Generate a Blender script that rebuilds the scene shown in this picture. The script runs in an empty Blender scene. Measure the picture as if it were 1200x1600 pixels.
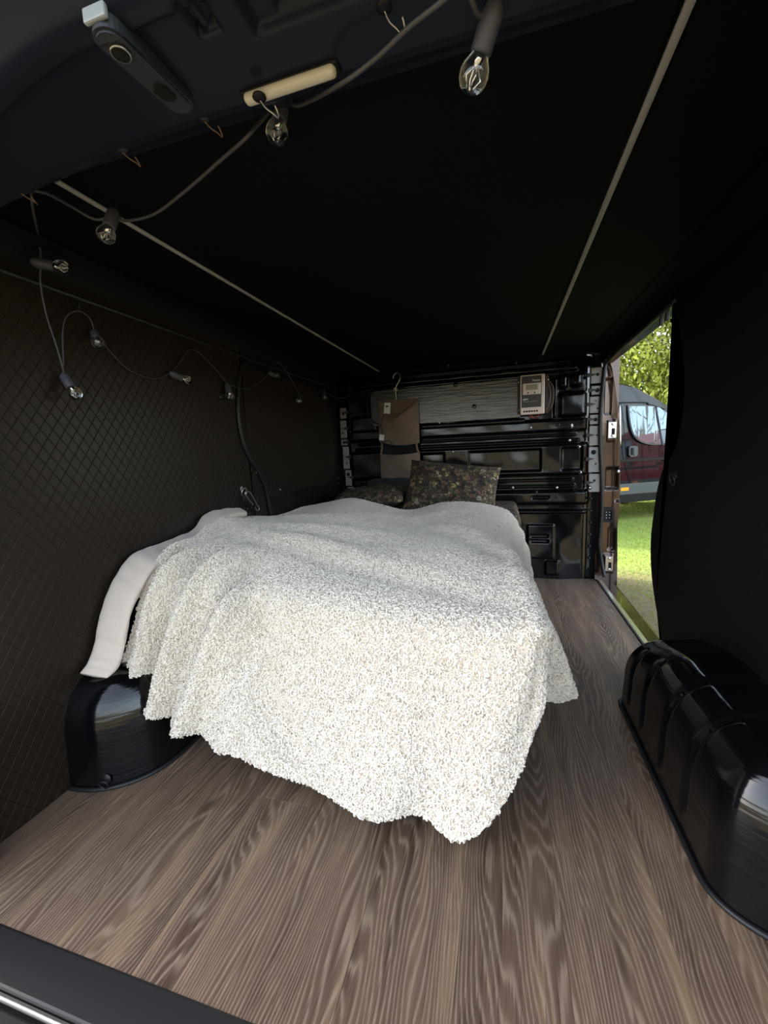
import bpy, bmesh, math, random
from mathutils import Vector, Matrix, Euler, noise
import numpy as np
random.seed(7)
SC = bpy.context.scene
COL = SC.collection
PI = math.pi

# ------------------------------------------------------------------ camera
CAM_POS = Vector((0.27, 0.0, 0.85))
YAW, PITCH, ROLL, FPX = math.radians(16.3), math.radians(8.2), math.radians(-2.5), 640.0
fw = Vector((-math.sin(YAW) * math.cos(PITCH), math.cos(YAW) * math.cos(PITCH), -math.sin(PITCH)))
rt0 = Vector((math.cos(YAW), math.sin(YAW), 0))
up0 = rt0.cross(fw)
RT = rt0 * math.cos(ROLL) + up0 * math.sin(ROLL)
UP = up0 * math.cos(ROLL) - rt0 * math.sin(ROLL)
cam_d = bpy.data.cameras.new('camera')
cam = bpy.data.objects.new('camera', cam_d)
COL.objects.link(cam)
m = Matrix((RT, UP, -fw)).transposed().to_4x4()
m.translation = CAM_POS
cam.matrix_world = m
cam_d.sensor_fit = 'HORIZONTAL'
cam_d.sensor_width = 36.0
cam_d.lens = 36.0 * FPX / 1200.0
cam_d.clip_start = 0.01
cam_d.clip_end = 300
SC.camera = cam

# ------------------------------------------------------------------ light
SUN_AZ, SUN_EL = math.radians(-78), math.radians(36)      # azimuth from +Y, clockwise
w = bpy.data.worlds.new('world')
SC.world = w
w.use_nodes = True
nt = w.node_tree
nt.nodes.clear()
out = nt.nodes.new('ShaderNodeOutputWorld')
bg = nt.nodes.new('ShaderNodeBackground')
sky = nt.nodes.new('ShaderNodeTexSky')
sky.sky_type = 'NISHITA'
sky.sun_disc = False
sky.sun_elevation = SUN_EL
sky.sun_rotation = SUN_AZ
sky.air_density = 1.0
sky.dust_density = 3.0
hs = nt.nodes.new('ShaderNodeHueSaturation')
hs.inputs['Saturation'].default_value = 0.62
bg.inputs['Strength'].default_value = 0.52
nt.links.new(sky.outputs[0], hs.inputs['Color'])
nt.links.new(hs.outputs[0], bg.inputs[0])
nt.links.new(bg.outputs[0], out.inputs[0])
sd = bpy.data.lights.new('sun', 'SUN')
sd.energy = 3.2
sd.angle = math.radians(1.5)
sd.color = (1.0, 0.93, 0.82)
sun = bpy.data.objects.new('sun', sd)
COL.objects.link(sun)
sdir = Vector((math.sin(SUN_AZ) * math.cos(SUN_EL), math.cos(SUN_AZ) * math.cos(SUN_EL), math.sin(SUN_EL)))
sun.rotation_euler = sdir.to_track_quat('Z', 'Y').to_euler()
sun.location = (-6, 0, 8)
vs = SC.view_settings
vs.view_transform = 'Standard'
vs.look = 'None'
vs.exposure = 1.05
vs.gamma = 1.0
vs.use_curve_mapping = False


# ------------------------------------------------------------------ helpers
def on(px, py, x=None, y=None, z=None):
    """World point on a real plane, measured from the photograph."""
    d = fw * FPX + RT * (px - 600) - UP * (py - 800)
    if x is not None: t = (x - CAM_POS.x) / d.x
    elif y is not None: t = (y - CAM_POS.y) / d.y
    else: t = (z - CAM_POS.z) / d.z
    return CAM_POS + d * t


def tag(o, label=None, cat=None, group=None, kind=None):
    if label: o['label'] = label
    if cat: o['category'] = cat
    if group: o['group'] = group
    if kind: o['kind'] = kind
    return o


def empty(name, loc=(0, 0, 0), rot=(0, 0, 0)):
    o = bpy.data.objects.new(name, None)
    o.empty_display_size = 0.05
    o.location = loc
    o.rotation_euler = rot
    COL.objects.link(o)
    return o


def mesh_obj(name, verts, faces, mat=None, parent=None, smooth=False):
    me = bpy.data.meshes.new(name)
    me.from_pydata([tuple(v) for v in verts], [], faces)
    me.update()
    if smooth:
        me.polygons.foreach_set('use_smooth', [True] * len(me.polygons))
    if mat: me.materials.append(mat)
    o = bpy.data.objects.new(name, me)
    COL.objects.link(o)
    if parent is not None: o.parent = parent
    return o


def bm_obj(name, bm, mat=None, parent=None, smooth=False):
    bmesh.ops.recalc_face_normals(bm, faces=bm.faces[:])
    me = bpy.data.meshes.new(name)
    bm.to_mesh(me)
    bm.free()
    if smooth:
        me.polygons.foreach_set('use_smooth', [True] * len(me.polygons))
    if mat: me.materials.append(mat)
    o = bpy.data.objects.new(name, me)
    COL.objects.link(o)
    if parent is not None: o.parent = parent
    return o


def add_box(bm, c, s, bevel=0.0, seg=2, rot=None):
    r = bmesh.ops.create_cube(bm, size=1.0)
    vs_ = r['verts']
    bmesh.ops.scale(bm, vec=s, verts=vs_)
    if bevel > 0:
        es = list({e for v in vs_ for e in v.link_edges})
        rb = bmesh.ops.bevel(bm, geom=es, offset=bevel, segments=seg, affect='EDGES', profile=0.5)
        vs_ = list({v for f in rb['faces'] for v in f.verts} | {v for v in vs_ if v.is_valid})
    if rot is not None:
        bmesh.ops.rotate(bm, cent=(0, 0, 0), matrix=rot, verts=vs_)
    bmesh.ops.translate(bm, vec=c, verts=vs_)
    return vs_


def box(name, c, s, mat, parent=None, bevel=0.0, seg=2, rot=None, smooth=False):
    bm = bmesh.new()
    add_box(bm, c, s, bevel, seg, rot)
    return bm_obj(name, bm, mat, parent, smooth)


def catmull(pts, n=6, closed=False):
    P = [Vector(p) for p in pts]
    L = len(P)
    res = []
    rng = range(L if closed else L - 1)
    for i in rng:
        if closed:
            p0, p1, p2, p3 = P[(i - 1) % L], P[i], P[(i + 1) % L], P[(i + 2) % L]
        else:
            p0, p1, p2, p3 = P[max(i - 1, 0)], P[i], P[i + 1], P[min(i + 2, L - 1)]
        for k in range(n):
            t = k / n
            res.append(0.5 * ((2 * p1) + (p2 - p0) * t + (2 * p0 - 5 * p1 + 4 * p2 - p3) * t * t + (3 * p1 - p0 - 3 * p2 + p3) * t ** 3))
    if not closed: res.append(P[-1])
    return res


def add_tube(bm, pts, r, seg=8, closed=False, ends=True, rfn=None):
    pts = [Vector(p) for p in pts]
    n = len(pts)
    rings = []
    prev = None
    for i, p in enumerate(pts):
        if closed: t = pts[(i + 1) % n] - pts[(i - 1) % n]
        else: t = pts[min(i + 1, n - 1)] - pts[max(i - 1, 0)]
        if t.length < 1e-9: t = Vector((0, 0, 1))
        t.normalize()
        if prev is None:
            a = Vector((0, 0, 1)) if abs(t.z) < 0.9 else Vector((1, 0, 0))
            u = t.cross(a).normalized()
        else:
            u = (prev - t * prev.dot(t)).normalized()
        prev = u
        v = t.cross(u)
        rr = r if rfn is None else rfn(i / (n - 1))
        rings.append([bm.verts.new(p + (u * math.cos(2 * PI * k / seg) + v * math.sin(2 * PI * k / seg)) * rr) for k in range(seg)])
    for i in range(n if closed else n - 1):
        a, b = rings[i], rings[(i + 1) % n]
        for k in range(seg):
            bm.faces.new((a[k], a[(k + 1) % seg], b[(k + 1) % seg], b[k]))
    if ends and not closed:
        bm.faces.new(rings[0][::-1])
        bm.faces.new(rings[-1])


def tube(name, pts, r, mat, parent=None, seg=8, closed=False, n=6, raw=False, rfn=None):
    bm = bmesh.new()
    add_tube(bm, pts if raw else catmull(pts, n, closed), r, seg, closed, True, rfn)
    return bm_obj(name, bm, mat, parent, True)


def add_lathe(bm, prof, seg=20, mtx=None):
    """prof: (radius, height) pairs turned about Z."""
    rings = []
    allv = []
    for r, z in prof:
        if r < 1e-6:
            v = bm.verts.new((0, 0, z)); rings.append([v]); allv.append(v)
        else:
            ring = [bm.verts.new((r * math.cos(2 * PI * k / seg), r * math.sin(2 * PI * k / seg), z)) for k in range(seg)]
            rings.append(ring); allv += ring
    for a, b in zip(rings, rings[1:]):
        if len(a) == 1 and len(b) == 1: continue
        for k in range(seg):
            k2 = (k + 1) % seg
            if len(a) == 1: bm.faces.new((a[0], b[k2], b[k]))
            elif len(b) == 1: bm.faces.new((a[k], a[k2], b[0]))
            else: bm.faces.new((a[k], a[k2], b[k2], b[k]))
    if mtx is not None: bmesh.ops.transform(bm, matrix=mtx, verts=allv)


def lathe(name, prof, mat, parent=None, seg=20, mtx=None, smooth=True):
    bm = bmesh.new()
    add_lathe(bm, prof, seg, mtx)
    return bm_obj(name, bm, mat, parent, smooth)


def add_prism(bm, poly, f0, f1):
    """poly of 2D points; f0/f1 map a 2D point to its front/back 3D position."""
    a = [bm.verts.new(f0(*p)) for p in poly]
    b = [bm.verts.new(f1(*p)) for p in poly]
    bm.faces.new(a)
    bm.faces.new(b[::-1])
    n = len(poly)
    for i in range(n):
        bm.faces.new((a[i], b[i], b[(i + 1) % n], a[(i + 1) % n]))


def prism(name, poly, f0, f1, mat, parent=None, bevel=0.0, tri=True):
    bm = bmesh.new()
    add_prism(bm, poly, f0, f1)
    if bevel:
        bmesh.ops.recalc_face_normals(bm, faces=bm.faces[:])
        es = [e for e in bm.edges if len(e.link_faces) == 2 and e.calc_face_angle(0) > 1.0]
        bmesh.ops.bevel(bm, geom=es, offset=bevel, segments=2, affect='EDGES', profile=0.5)
    if tri:
        bmesh.ops.triangulate(bm, faces=[f for f in bm.faces if len(f.verts) > 4])
    return bm_obj(name, bm, mat, parent)


def grid(name, nu, nv, fn, mat, parent=None, smooth=True):
    V = [fn(i / nu, j / nv) for j in range(nv + 1) for i in range(nu + 1)]
    F = [(j * (nu + 1) + i, j * (nu + 1) + i + 1, (j + 1) * (nu + 1) + i + 1, (j + 1) * (nu + 1) + i) for j in range(nv) for i in range(nu)]
    return mesh_obj(name, V, F, mat, parent, smooth)


def rrect(x0, x1, y0, y1, r, n=4):
    P = []
    for cx, cy, a0 in ((x1 - r, y1 - r, 0), (x0 + r, y1 - r, 90), (x0 + r, y0 + r, 180), (x1 - r, y0 + r, 270)):
        for k in range(n + 1):
            a = math.radians(a0 + 90 * k / n)
            P.append((cx + r * math.cos(a), cy + r * math.sin(a)))
    return P


def sstep(a, b, x):
    t = min(max((x - a) / (b - a), 0), 1)
    return t * t * (3 - 2 * t)


def frame_mtx(origin, zdir):
    z = Vector(zdir).normalized()
    q = z.to_track_quat('Z', 'Y').to_matrix().to_4x4()
    q.translation = Vector(origin)
    return q


# ------------------------------------------------------------------ materials
def mat(name, color, rough=0.5, metal=0.0, spec=0.5, coat=0.0, noise_amt=0.0, noise_scale=20.0, bump=0.0, bump_scale=60.0, transmission=0.0, ior=1.45, stretch=None, sheen=0.0, bump_dist=0.002):
    M = bpy.data.materials.new(name)
    M.use_nodes = True
    N, L = M.node_tree.nodes, M.node_tree.links
    b = N['Principled BSDF']
    b.inputs['Base Color'].default_value = (*color, 1)
    b.inputs['Roughness'].default_value = rough
    b.inputs['Metallic'].default_value = metal
    b.inputs['Specular IOR Level'].default_value = spec
    b.inputs['Coat Weight'].default_value = coat
    b.inputs['Coat Roughness'].default_value = 0.04
    b.inputs['Transmission Weight'].default_value = transmission
    b.inputs['IOR'].default_value = ior
    b.inputs['Sheen Weight'].default_value = sheen
    tc = N.new('ShaderNodeTexCoord')
    src = tc.outputs['Object']
    if stretch:
        mp = N.new('ShaderNodeMapping')
        mp.inputs['Scale'].default_value = stretch
        L.new(src, mp.inputs[0]); src = mp.outputs[0]
    if noise_amt:
        n1 = N.new('ShaderNodeTexNoise'); n1.inputs['Scale'].default_value = noise_scale; n1.inputs['Detail'].default_value = 4
        L.new(src, n1.inputs['Vector'])
        mx = N.new('ShaderNodeMix'); mx.data_type = 'RGBA'
        mx.inputs['A'].default_value = (*[max(c * (1 - noise_amt), 0) for c in color], 1)
        mx.inputs['B'].default_value = (*[min(c * (1 + noise_amt), 1) for c in color], 1)
        L.new(n1.outputs['Fac'], mx.inputs['Factor'])
        L.new(mx.outputs['Result'], b.inputs['Base Color'])
    if bump:
        n2 = N.new('ShaderNodeTexNoise'); n2.inputs['Scale'].default_value = bump_scale; n2.inputs['Detail'].default_value = 3
        L.new(src, n2.inputs['Vector'])
        bp = N.new('ShaderNodeBump'); bp.inputs['Strength'].default_value = bump; bp.inputs['Distance'].default_value = bump_dist
        L.new(n2.outputs['Fac'], bp.inputs['Height'])
        L.new(bp.outputs[0], b.inputs['Normal'])
    return M


def math_node(N, L, op, a, b=None):
    n = N.new('ShaderNodeMath'); n.operation = op
    for i, v in enumerate((a, b)):
        if v is None: continue
        if isinstance(v, (int, float)): n.inputs[i].default_value = v
        else: L.new(v, n.inputs[i])
    return n.outputs[0]


def diamond_mat(name, color, rough, dy, dz, strength=0.8, dark=0.5):
    M = mat(name, color, rough, spec=0.36 if rough < 0.4 else 0.22)
    N, L = M.node_tree.nodes, M.node_tree.links
    b = N['Principled BSDF']
    tc = N.new('ShaderNodeTexCoord'); sp = N.new('ShaderNodeSeparateXYZ')
    L.new(tc.outputs['Object'], sp.inputs[0])
    y = math_node(N, L, 'MULTIPLY', sp.outputs['Y'], 1 / dy)
    z = math_node(N, L, 'MULTIPLY', sp.outputs['Z'], 1 / dz)
    def line(v):
        f = math_node(N, L, 'FRACT', v)
        d = math_node(N, L, 'ABSOLUTE', math_node(N, L, 'SUBTRACT', f, 0.5))
        mr = N.new('ShaderNodeMapRange'); mr.interpolation_type = 'SMOOTHSTEP'
        mr.inputs['From Min'].default_value = 0.43; mr.inputs['From Max'].default_value = 0.5
        L.new(d, mr.inputs['Value'])
        return mr.outputs[0]
    ln = math_node(N, L, 'MAXIMUM', line(math_node(N, L, 'ADD', y, z)), line(math_node(N, L, 'SUBTRACT', y, z)))
    nz = N.new('ShaderNodeTexNoise'); nz.inputs['Scale'].default_value = 300
    L.new(tc.outputs['Object'], nz.inputs['Vector'])
    h = math_node(N, L, 'ADD', math_node(N, L, 'MULTIPLY', ln, -1.0), math_node(N, L, 'MULTIPLY', nz.outputs['Fac'], 0.25))
    bp = N.new('ShaderNodeBump'); bp.inputs['Strength'].default_value = strength; bp.inputs['Distance'].default_value = 0.0015
    L.new(h, bp.inputs['Height']); L.new(bp.outputs[0], b.inputs['Normal'])
    mx = N.new('ShaderNodeMix'); mx.data_type = 'RGBA'
    mx.inputs['A'].default_value = (*color, 1); mx.inputs['B'].default_value = (*[c * dark for c in color], 1)
    L.new(ln, mx.inputs['Factor']); L.new(mx.outputs['Result'], b.inputs['Base Color'])
    return M


def wood_mat():
    M = mat('vinyl_wood', (0.1, 0.08, 0.06), 0.42, spec=0.35)
    N, L = M.node_tree.nodes, M.node_tree.links
    b = N['Principled BSDF']
    tc = N.new('ShaderNodeTexCoord'); oi = N.new('ShaderNodeObjectInfo')
    off = N.new('ShaderNodeVectorMath'); off.operation = 'MULTIPLY_ADD'
    cmb = N.new('ShaderNodeCombineXYZ')
    L.new(oi.outputs['Random'], cmb.inputs[0]); L.new(oi.outputs['Random'], cmb.inputs[1]); L.new(oi.outputs['Random'], cmb.inputs[2])
    L.new(cmb.outputs[0], off.inputs[0]); off.inputs[1].default_value = (7.3, 19.1, 5.7); L.new(tc.outputs['Object'], off.inputs[2])
    # warp
    wn = N.new('ShaderNodeTexNoise'); wn.inputs['Scale'].default_value = 1.0; wn.inputs['Detail'].default_value = 2
    mp0 = N.new('ShaderNodeMapping'); mp0.inputs['Scale'].default_value = (7, 1.3, 1); L.new(off.outputs[0], mp0.inputs[0]); L.new(mp0.outputs[0], wn.inputs['Vector'])
    # cathedral rings: distance field of x warped
    sx = N.new('ShaderNodeSeparateXYZ'); L.new(off.outputs[0], sx.inputs[0])
    ring = math_node(N, L, 'ADD', math_node(N, L, 'MULTIPLY', sx.outputs['X'], 115.0), math_node(N, L, 'MULTIPLY', wn.outputs['Fac'], 25.0))
    fine = N.new('ShaderNodeTexNoise'); fine.inputs['Scale'].default_value = 1.0; fine.inputs['Detail'].default_value = 6; fine.inputs['Roughness'].default_value = 0.65
    mp1 = N.new('ShaderNodeMapping'); mp1.inputs['Scale'].default_value = (260, 9, 1); L.new(off.outputs[0], mp1.inputs[0]); L.new(mp1.outputs[0], fine.inputs['Vector'])
    ring2 = math_node(N, L, 'ADD', ring, math_node(N, L, 'MULTIPLY', fine.outputs['Fac'], 0.9))
    rs = math_node(N, L, 'MULTIPLY_ADD', math_node(N, L, 'SINE', math_node(N, L, 'MULTIPLY', ring2, 6.28)), 0.5)
    rs.node.inputs[2].default_value = 0.5
    rp = math_node(N, L, 'POWER', rs, 3.0)
    broad = N.new('ShaderNodeTexNoise'); broad.inputs['Scale'].default_value = 1.0; broad.inputs['Detail'].default_value = 3
    mp2 = N.new('ShaderNodeMapping'); mp2.inputs['Scale'].default_value = (22, 1.6, 1); L.new(off.outputs[0], mp2.inputs[0]); L.new(mp2.outputs[0], broad.inputs['Vector'])
    cr = N.new('ShaderNodeValToRGB'); cr.color_ramp.interpolation = 'EASE'
    e = cr.color_ramp.elements
    e[0].position = 0.34; e[0].color = (0.056, 0.032, 0.020, 1)
    e[1].position = 0.66; e[1].color = (0.245, 0.160, 0.092, 1)
    k = e.new(0.5); k.color = (0.132, 0.082, 0.052, 1)
    mixv = math_node(N, L, 'ADD', math_node(N, L, 'MULTIPLY', broad.outputs['Fac'], 0.6), math_node(N, L, 'MULTIPLY', fine.outputs['Fac'], 0.4))
    L.new(mixv, cr.inputs[0])
    mx = N.new('ShaderNodeMix'); mx.data_type = 'RGBA'
    L.new(math_node(N, L, 'MULTIPLY', rp, math_node(N, L, 'MULTIPLY', fine.outputs['Fac'], 0.85)), mx.inputs['Factor'])
    L.new(cr.outputs[0], mx.inputs['A']); mx.inputs['B'].default_value = (0.40, 0.29, 0.20, 1)
    tone = math_node(N, L, 'MULTIPLY_ADD', oi.outputs['Random'], 0.18); tone.node.inputs[2].default_value = 0.91
    mt = N.new('ShaderNodeVectorMath'); mt.operation = 'SCALE'
    L.new(mx.outputs['Result'], mt.inputs[0]); L.new(tone, mt.inputs['Scale'])
    L.new(mt.outputs[0], b.inputs['Base Color'])
    rr = math_node(N, L, 'MULTIPLY_ADD', fine.outputs['Fac'], 0.25); rr.node.inputs[2].default_value = 0.32
    L.new(rr, b.inputs['Roughness'])
    bp = N.new('ShaderNodeBump'); bp.inputs['Strength'].default_value = 0.35; bp.inputs['Distance'].default_value = 0.0012
    L.new(math_node(N, L, 'ADD', fine.outputs['Fac'], math_node(N, L, 'MULTIPLY', rp, 0.4)), bp.inputs['Height'])
    L.new(bp.outputs[0], b.inputs['Normal'])
    return M


def floral_mat():
    M = mat('floral_print', (0.05, 0.04, 0.03), 0.85)
    N, L = M.node_tree.nodes, M.node_tree.links
    b = N['Principled BSDF']
    tc = N.new('ShaderNodeTexCoord')
    wn = N.new('ShaderNodeTexNoise'); wn.inputs['Scale'].default_value = 30
    L.new(tc.outputs['Object'], wn.inputs['Vector'])
    ad = N.new('ShaderNodeVectorMath'); ad.operation = 'MULTIPLY_ADD'
    L.new(wn.outputs['Color'], ad.inputs[0]); ad.inputs[1].default_value = (0.03, 0.03, 0.03); L.new(tc.outputs['Object'], ad.inputs[2])
    v1 = N.new('ShaderNodeTexVoronoi'); v1.inputs['Scale'].default_value = 55; v1.feature = 'DISTANCE_TO_EDGE'
    v2 = N.new('ShaderNodeTexVoronoi'); v2.inputs['Scale'].default_value = 55
    v3 = N.new('ShaderNodeTexVoronoi'); v3.inputs['Scale'].default_value = 17
    for v in (v1, v2): L.new(ad.outputs[0], v.inputs['Vector'])
    L.new(tc.outputs['Object'], v3.inputs['Vector'])
    sc = N.new('ShaderNodeSeparateColor'); L.new(v2.outputs['Color'], sc.inputs[0])
    cr = N.new('ShaderNodeValToRGB'); cr.color_ramp.interpolation = 'CONSTANT'
    e = cr.color_ramp.elements
    e[0].position = 0; e[0].color = (0.069, 0.049, 0.029, 1)
    e[1].position = 0.35; e[1].color = (0.138, 0.097, 0.052, 1)
    for p, c in ((0.6, (0.03, 0.028, 0.022, 1)), (0.75, (0.188, 0.14, 0.081, 1)), (0.87, (0.17, 0.085, 0.055, 1)), (0.95, (0.34, 0.27, 0.15, 1))):
        k = e.new(p); k.color = c
    L.new(sc.outputs[0], cr.inputs[0])
    edge = N.new('ShaderNodeMapRange'); edge.inputs['From Min'].default_value = 0.03; edge.inputs['From Max'].default_value = 0.1
    L.new(v1.outputs['Distance'], edge.inputs['Value'])
    mx = N.new('ShaderNodeMix'); mx.data_type = 'RGBA'
    mx.inputs['A'].default_value = (0.018, 0.016, 0.013, 1)
    L.new(edge.outputs[0], mx.inputs['Factor']); L.new(cr.outputs[0], mx.inputs['B'])
    # larger flowers
    s3 = N.new('ShaderNodeSeparateColor'); L.new(v3.outputs['Color'], s3.inputs[0])
    pet = math_node(N, L, 'MULTIPLY', math_node(N, L, 'LESS_THAN', v3.outputs['Distance'], 0.3), math_node(N, L, 'GREATER_THAN', s3.outputs[1], 0.66))
    pet = math_node(N, L, 'MULTIPLY', pet, edge.outputs[0])
    fc = N.new('ShaderNodeValToRGB'); fc.color_ramp.interpolation = 'CONSTANT'
    fe = fc.color_ramp.elements
    fe[0].color = (0.36, 0.27, 0.10, 1); fe[1].position = 0.5; fe[1].color = (0.24, 0.12, 0.08, 1)
    k = fe.new(0.8); k.color = (0.30, 0.27, 0.20, 1)
    L.new(s3.outputs[0], fc.inputs[0])
    m2 = N.new('ShaderNodeMix'); m2.data_type = 'RGBA'
    L.new(pet, m2.inputs['Factor']); L.new(mx.outputs['Result'], m2.inputs['A']); L.new(fc.outputs[0], m2.inputs['B'])
    L.new(m2.outputs['Result'], b.inputs['Base Color'])
    return M


def waffle_mat():
    M = mat('waffle_fabric', (0.20, 0.14, 0.10), 0.9, sheen=0.2)
    N, L = M.node_tree.nodes, M.node_tree.links
    b = N['Principled BSDF']
    tc = N.new('ShaderNodeTexCoord')
    sp = N.new('ShaderNodeSeparateXYZ'); L.new(tc.outputs['Object'], sp.inputs[0])
    sx = math_node(N, L, 'SINE', math_node(N, L, 'MULTIPLY', sp.outputs['X'], 700))
    sz = math_node(N, L, 'SINE', math_node(N, L, 'MULTIPLY', sp.outputs['Z'], 520))
    h = math_node(N, L, 'MAXIMUM', sx, sz)
    bp = N.new('ShaderNodeBump'); bp.inputs['Strength'].default_value = 0.7; bp.inputs['Distance'].default_value = 0.003
    L.new(h, bp.inputs['Height']); L.new(bp.outputs[0], b.inputs['Normal'])
    return M


def wood_board_mat():
    M = mat('black_stained_plywood', (0.022, 0.025, 0.030), 0.16, spec=1.0, coat=0.5)
    N, L = M.node_tree.nodes, M.node_tree.links
    b = N['Principled BSDF']
    tc = N.new('ShaderNodeTexCoord')
    mp = N.new('ShaderNodeMapping'); mp.inputs['Scale'].default_value = (6, 1, 75)
    L.new(tc.outputs['Object'], mp.inputs[0])
    n = N.new('ShaderNodeTexNoise'); n.inputs['Scale'].default_value = 1; n.inputs['Detail'].default_value = 6; n.inputs['Distortion'].default_value = 0.8
    L.new(mp.outputs[0], n.inputs['Vector'])
    bp = N.new('ShaderNodeBump'); bp.inputs['Strength'].default_value = 0.6; bp.inputs['Distance'].default_value = 0.003
    L.new(n.outputs['Fac'], bp.inputs['Height']); L.new(bp.outputs[0], b.inputs['Normal']); L.new(bp.outputs[0], b.inputs['Coat Normal'])
    b.inputs['Roughness'].default_value = 0.27
    return M


M = {
    'wood': wood_mat(), 'floral': floral_mat(), 'waffle': waffle_mat(), 'board': wood_board_mat(),
    'plain_dark': mat('dark_plastic', (0.007, 0.007, 0.0085), 0.5, spec=0.3, bump=0.15, bump_scale=400),
    'ceiling': mat('black_ceiling_board', (0.0018, 0.0019, 0.003), 0.8, spec=0.15, bump=0.1, bump_scale=300),
    'cove': mat('black_roof_cove', (0.0035, 0.0035, 0.0045), 0.6, spec=0.25),
    'strip': mat('aluminium_joiner', (0.33, 0.325, 0.32), 0.42, metal=0.0),
    'diamond': diamond_mat('diamond_embossed_vinyl', (0.0170, 0.0112, 0.0064), 0.37, 0.031, 0.044, 0.5, 0.7),
    'diamond_right': diamond_mat('ribbed_black_vinyl', (0.0055, 0.0048, 0.0043), 0.55, 0.030, 0.045, 0.35, 0.8),
    'rubber': mat('black_rubber', (0.012, 0.012, 0.012), 0.45),
    'gloss': mat('gloss_black_paint', (0.003, 0.003, 0.0035), 0.13, spec=0.45, coat=0.15, bump=0.12, bump_scale=9, bump_dist=0.006),
    'header': mat('header_sky_tinted_paint', (0.013, 0.018, 0.031), 0.22, spec=0.16, coat=0.0, bump=0.1, bump_scale=14, bump_dist=0.004),  # black paint, with the blue of reflected sky mixed into its colour
    'arch': mat('glossy_black_arch', (0.003, 0.003, 0.0035), 0.11, spec=0.5, coat=0.2, bump=0.55, bump_scale=110, bump_dist=0.0022, stretch=(0.06, 0.06, 1)),
    'seam': mat('worn_rubber_edge', (0.02, 0.02, 0.02), 0.3),
    'grey_primer': mat('grey_primer_metal', (0.24, 0.23, 0.22), 0.45, noise_amt=0.35, noise_scale=18),
    'brown_paint': mat('brown_metallic_paint', (0.075, 0.048, 0.038), 0.14, metal=0.8, coat=0.6, noise_amt=0.1, noise_scale=6, bump=0.2, bump_scale=20, bump_dist=0.004),
    'chrome': mat('chrome', (0.72, 0.72, 0.74), 0.15, metal=1.0),
    'steel': mat('zinc_steel', (0.5, 0.49, 0.47), 0.35, metal=0.9),
    'bead': mat('metal_bead', (0.42, 0.42, 0.42), 0.3, metal=0.9),
    'cord_grey': mat('grey_cable', (0.055, 0.055, 0.06), 0.5),
    'socket': mat('grey_socket_plastic', (0.055, 0.057, 0.07), 0.5),
    'lens': mat('cream_lamp_lens', (0.60, 0.57, 0.48), 0.35),
    'alloy': mat('pale_aluminium_housing', (0.62, 0.52, 0.47), 0.42, metal=0.3),
    'face': mat('controller_face', (0.045, 0.042, 0.042), 0.45),
    'lcd': mat('lcd_glass', (0.30, 0.29, 0.22), 0.1, coat=1.0),
    'white': mat('white_label', (0.75, 0.73, 0.68), 0.6),
    'print': mat('white_print', (0.8, 0.78, 0.74), 0.6),
    'fleece': mat('cream_fleece_back', (0.74, 0.62, 0.51), 0.95, noise_amt=0.06, noise_scale=90, bump=0.35, bump_scale=260, sheen=0.3),
    'sherpa': mat('cream_sherpa_curl', (0.84, 0.755, 0.63), 0.95, sheen=0.05),
    'gap_shade': mat('sherpa_gap_shade_knit', (0.68, 0.58, 0.46), 1.0),  # darker than the curls: shade in their gaps is put into the colour
    'grey_fabric': mat('charcoal_fabric', (0.03, 0.03, 0.034), 0.95, bump=0.3, bump_scale=400),
    'mattress': mat('mattress_fabric', (0.06, 0.055, 0.05), 0.9),
    'redwire': mat('red_wire', (0.30, 0.05, 0.04), 0.4),
    'copper': mat('brown_wire', (0.14, 0.09, 0.06), 0.35),
    'black_paint': mat('black_car_paint', (0.006, 0.006, 0.009), 0.04, coat=0.05, spec=0.4),
    'red_paint': mat('red_car_paint', (0.15, 0.013, 0.008), 0.15, coat=1.0),
    'cladding': mat('grey_cladding', (0.075, 0.082, 0.09), 0.5),
    'carglass': mat('tinted_car_glass', (0.17, 0.21, 0.24), 0.02, metal=0.75),
    'orange': mat('orange_lens', (0.9, 0.35, 0.03), 0.2, coat=0.6),
    'tyre': mat('tyre_rubber', (0.02, 0.02, 0.02), 0.8),
    'sill': mat('sill_glint_aluminium', (0.55, 0.52, 0.36), 0.25, metal=0.8),  # yellow glint along the sill is painted into the metal's base colour
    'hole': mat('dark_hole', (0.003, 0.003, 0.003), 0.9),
    'bark': mat('bark', (0.16, 0.12, 0.085), 0.9, noise_amt=0.3),
}
gl = bpy.data.materials.new('clear_bulb_glass'); gl.use_nodes = True
gb = gl.node_tree.nodes['Principled BSDF']
gb.inputs['Base Color'].default_value = (0.95, 0.95, 0.93, 1); gb.inputs['Roughness'].default_value = 0.0
gb.inputs['Transmission Weight'].default_value = 1.0; gb.inputs['IOR'].default_value = 1.35
gb.inputs['Coat Weight'].default_value = 0.5
M['glass'] = gl


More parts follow.
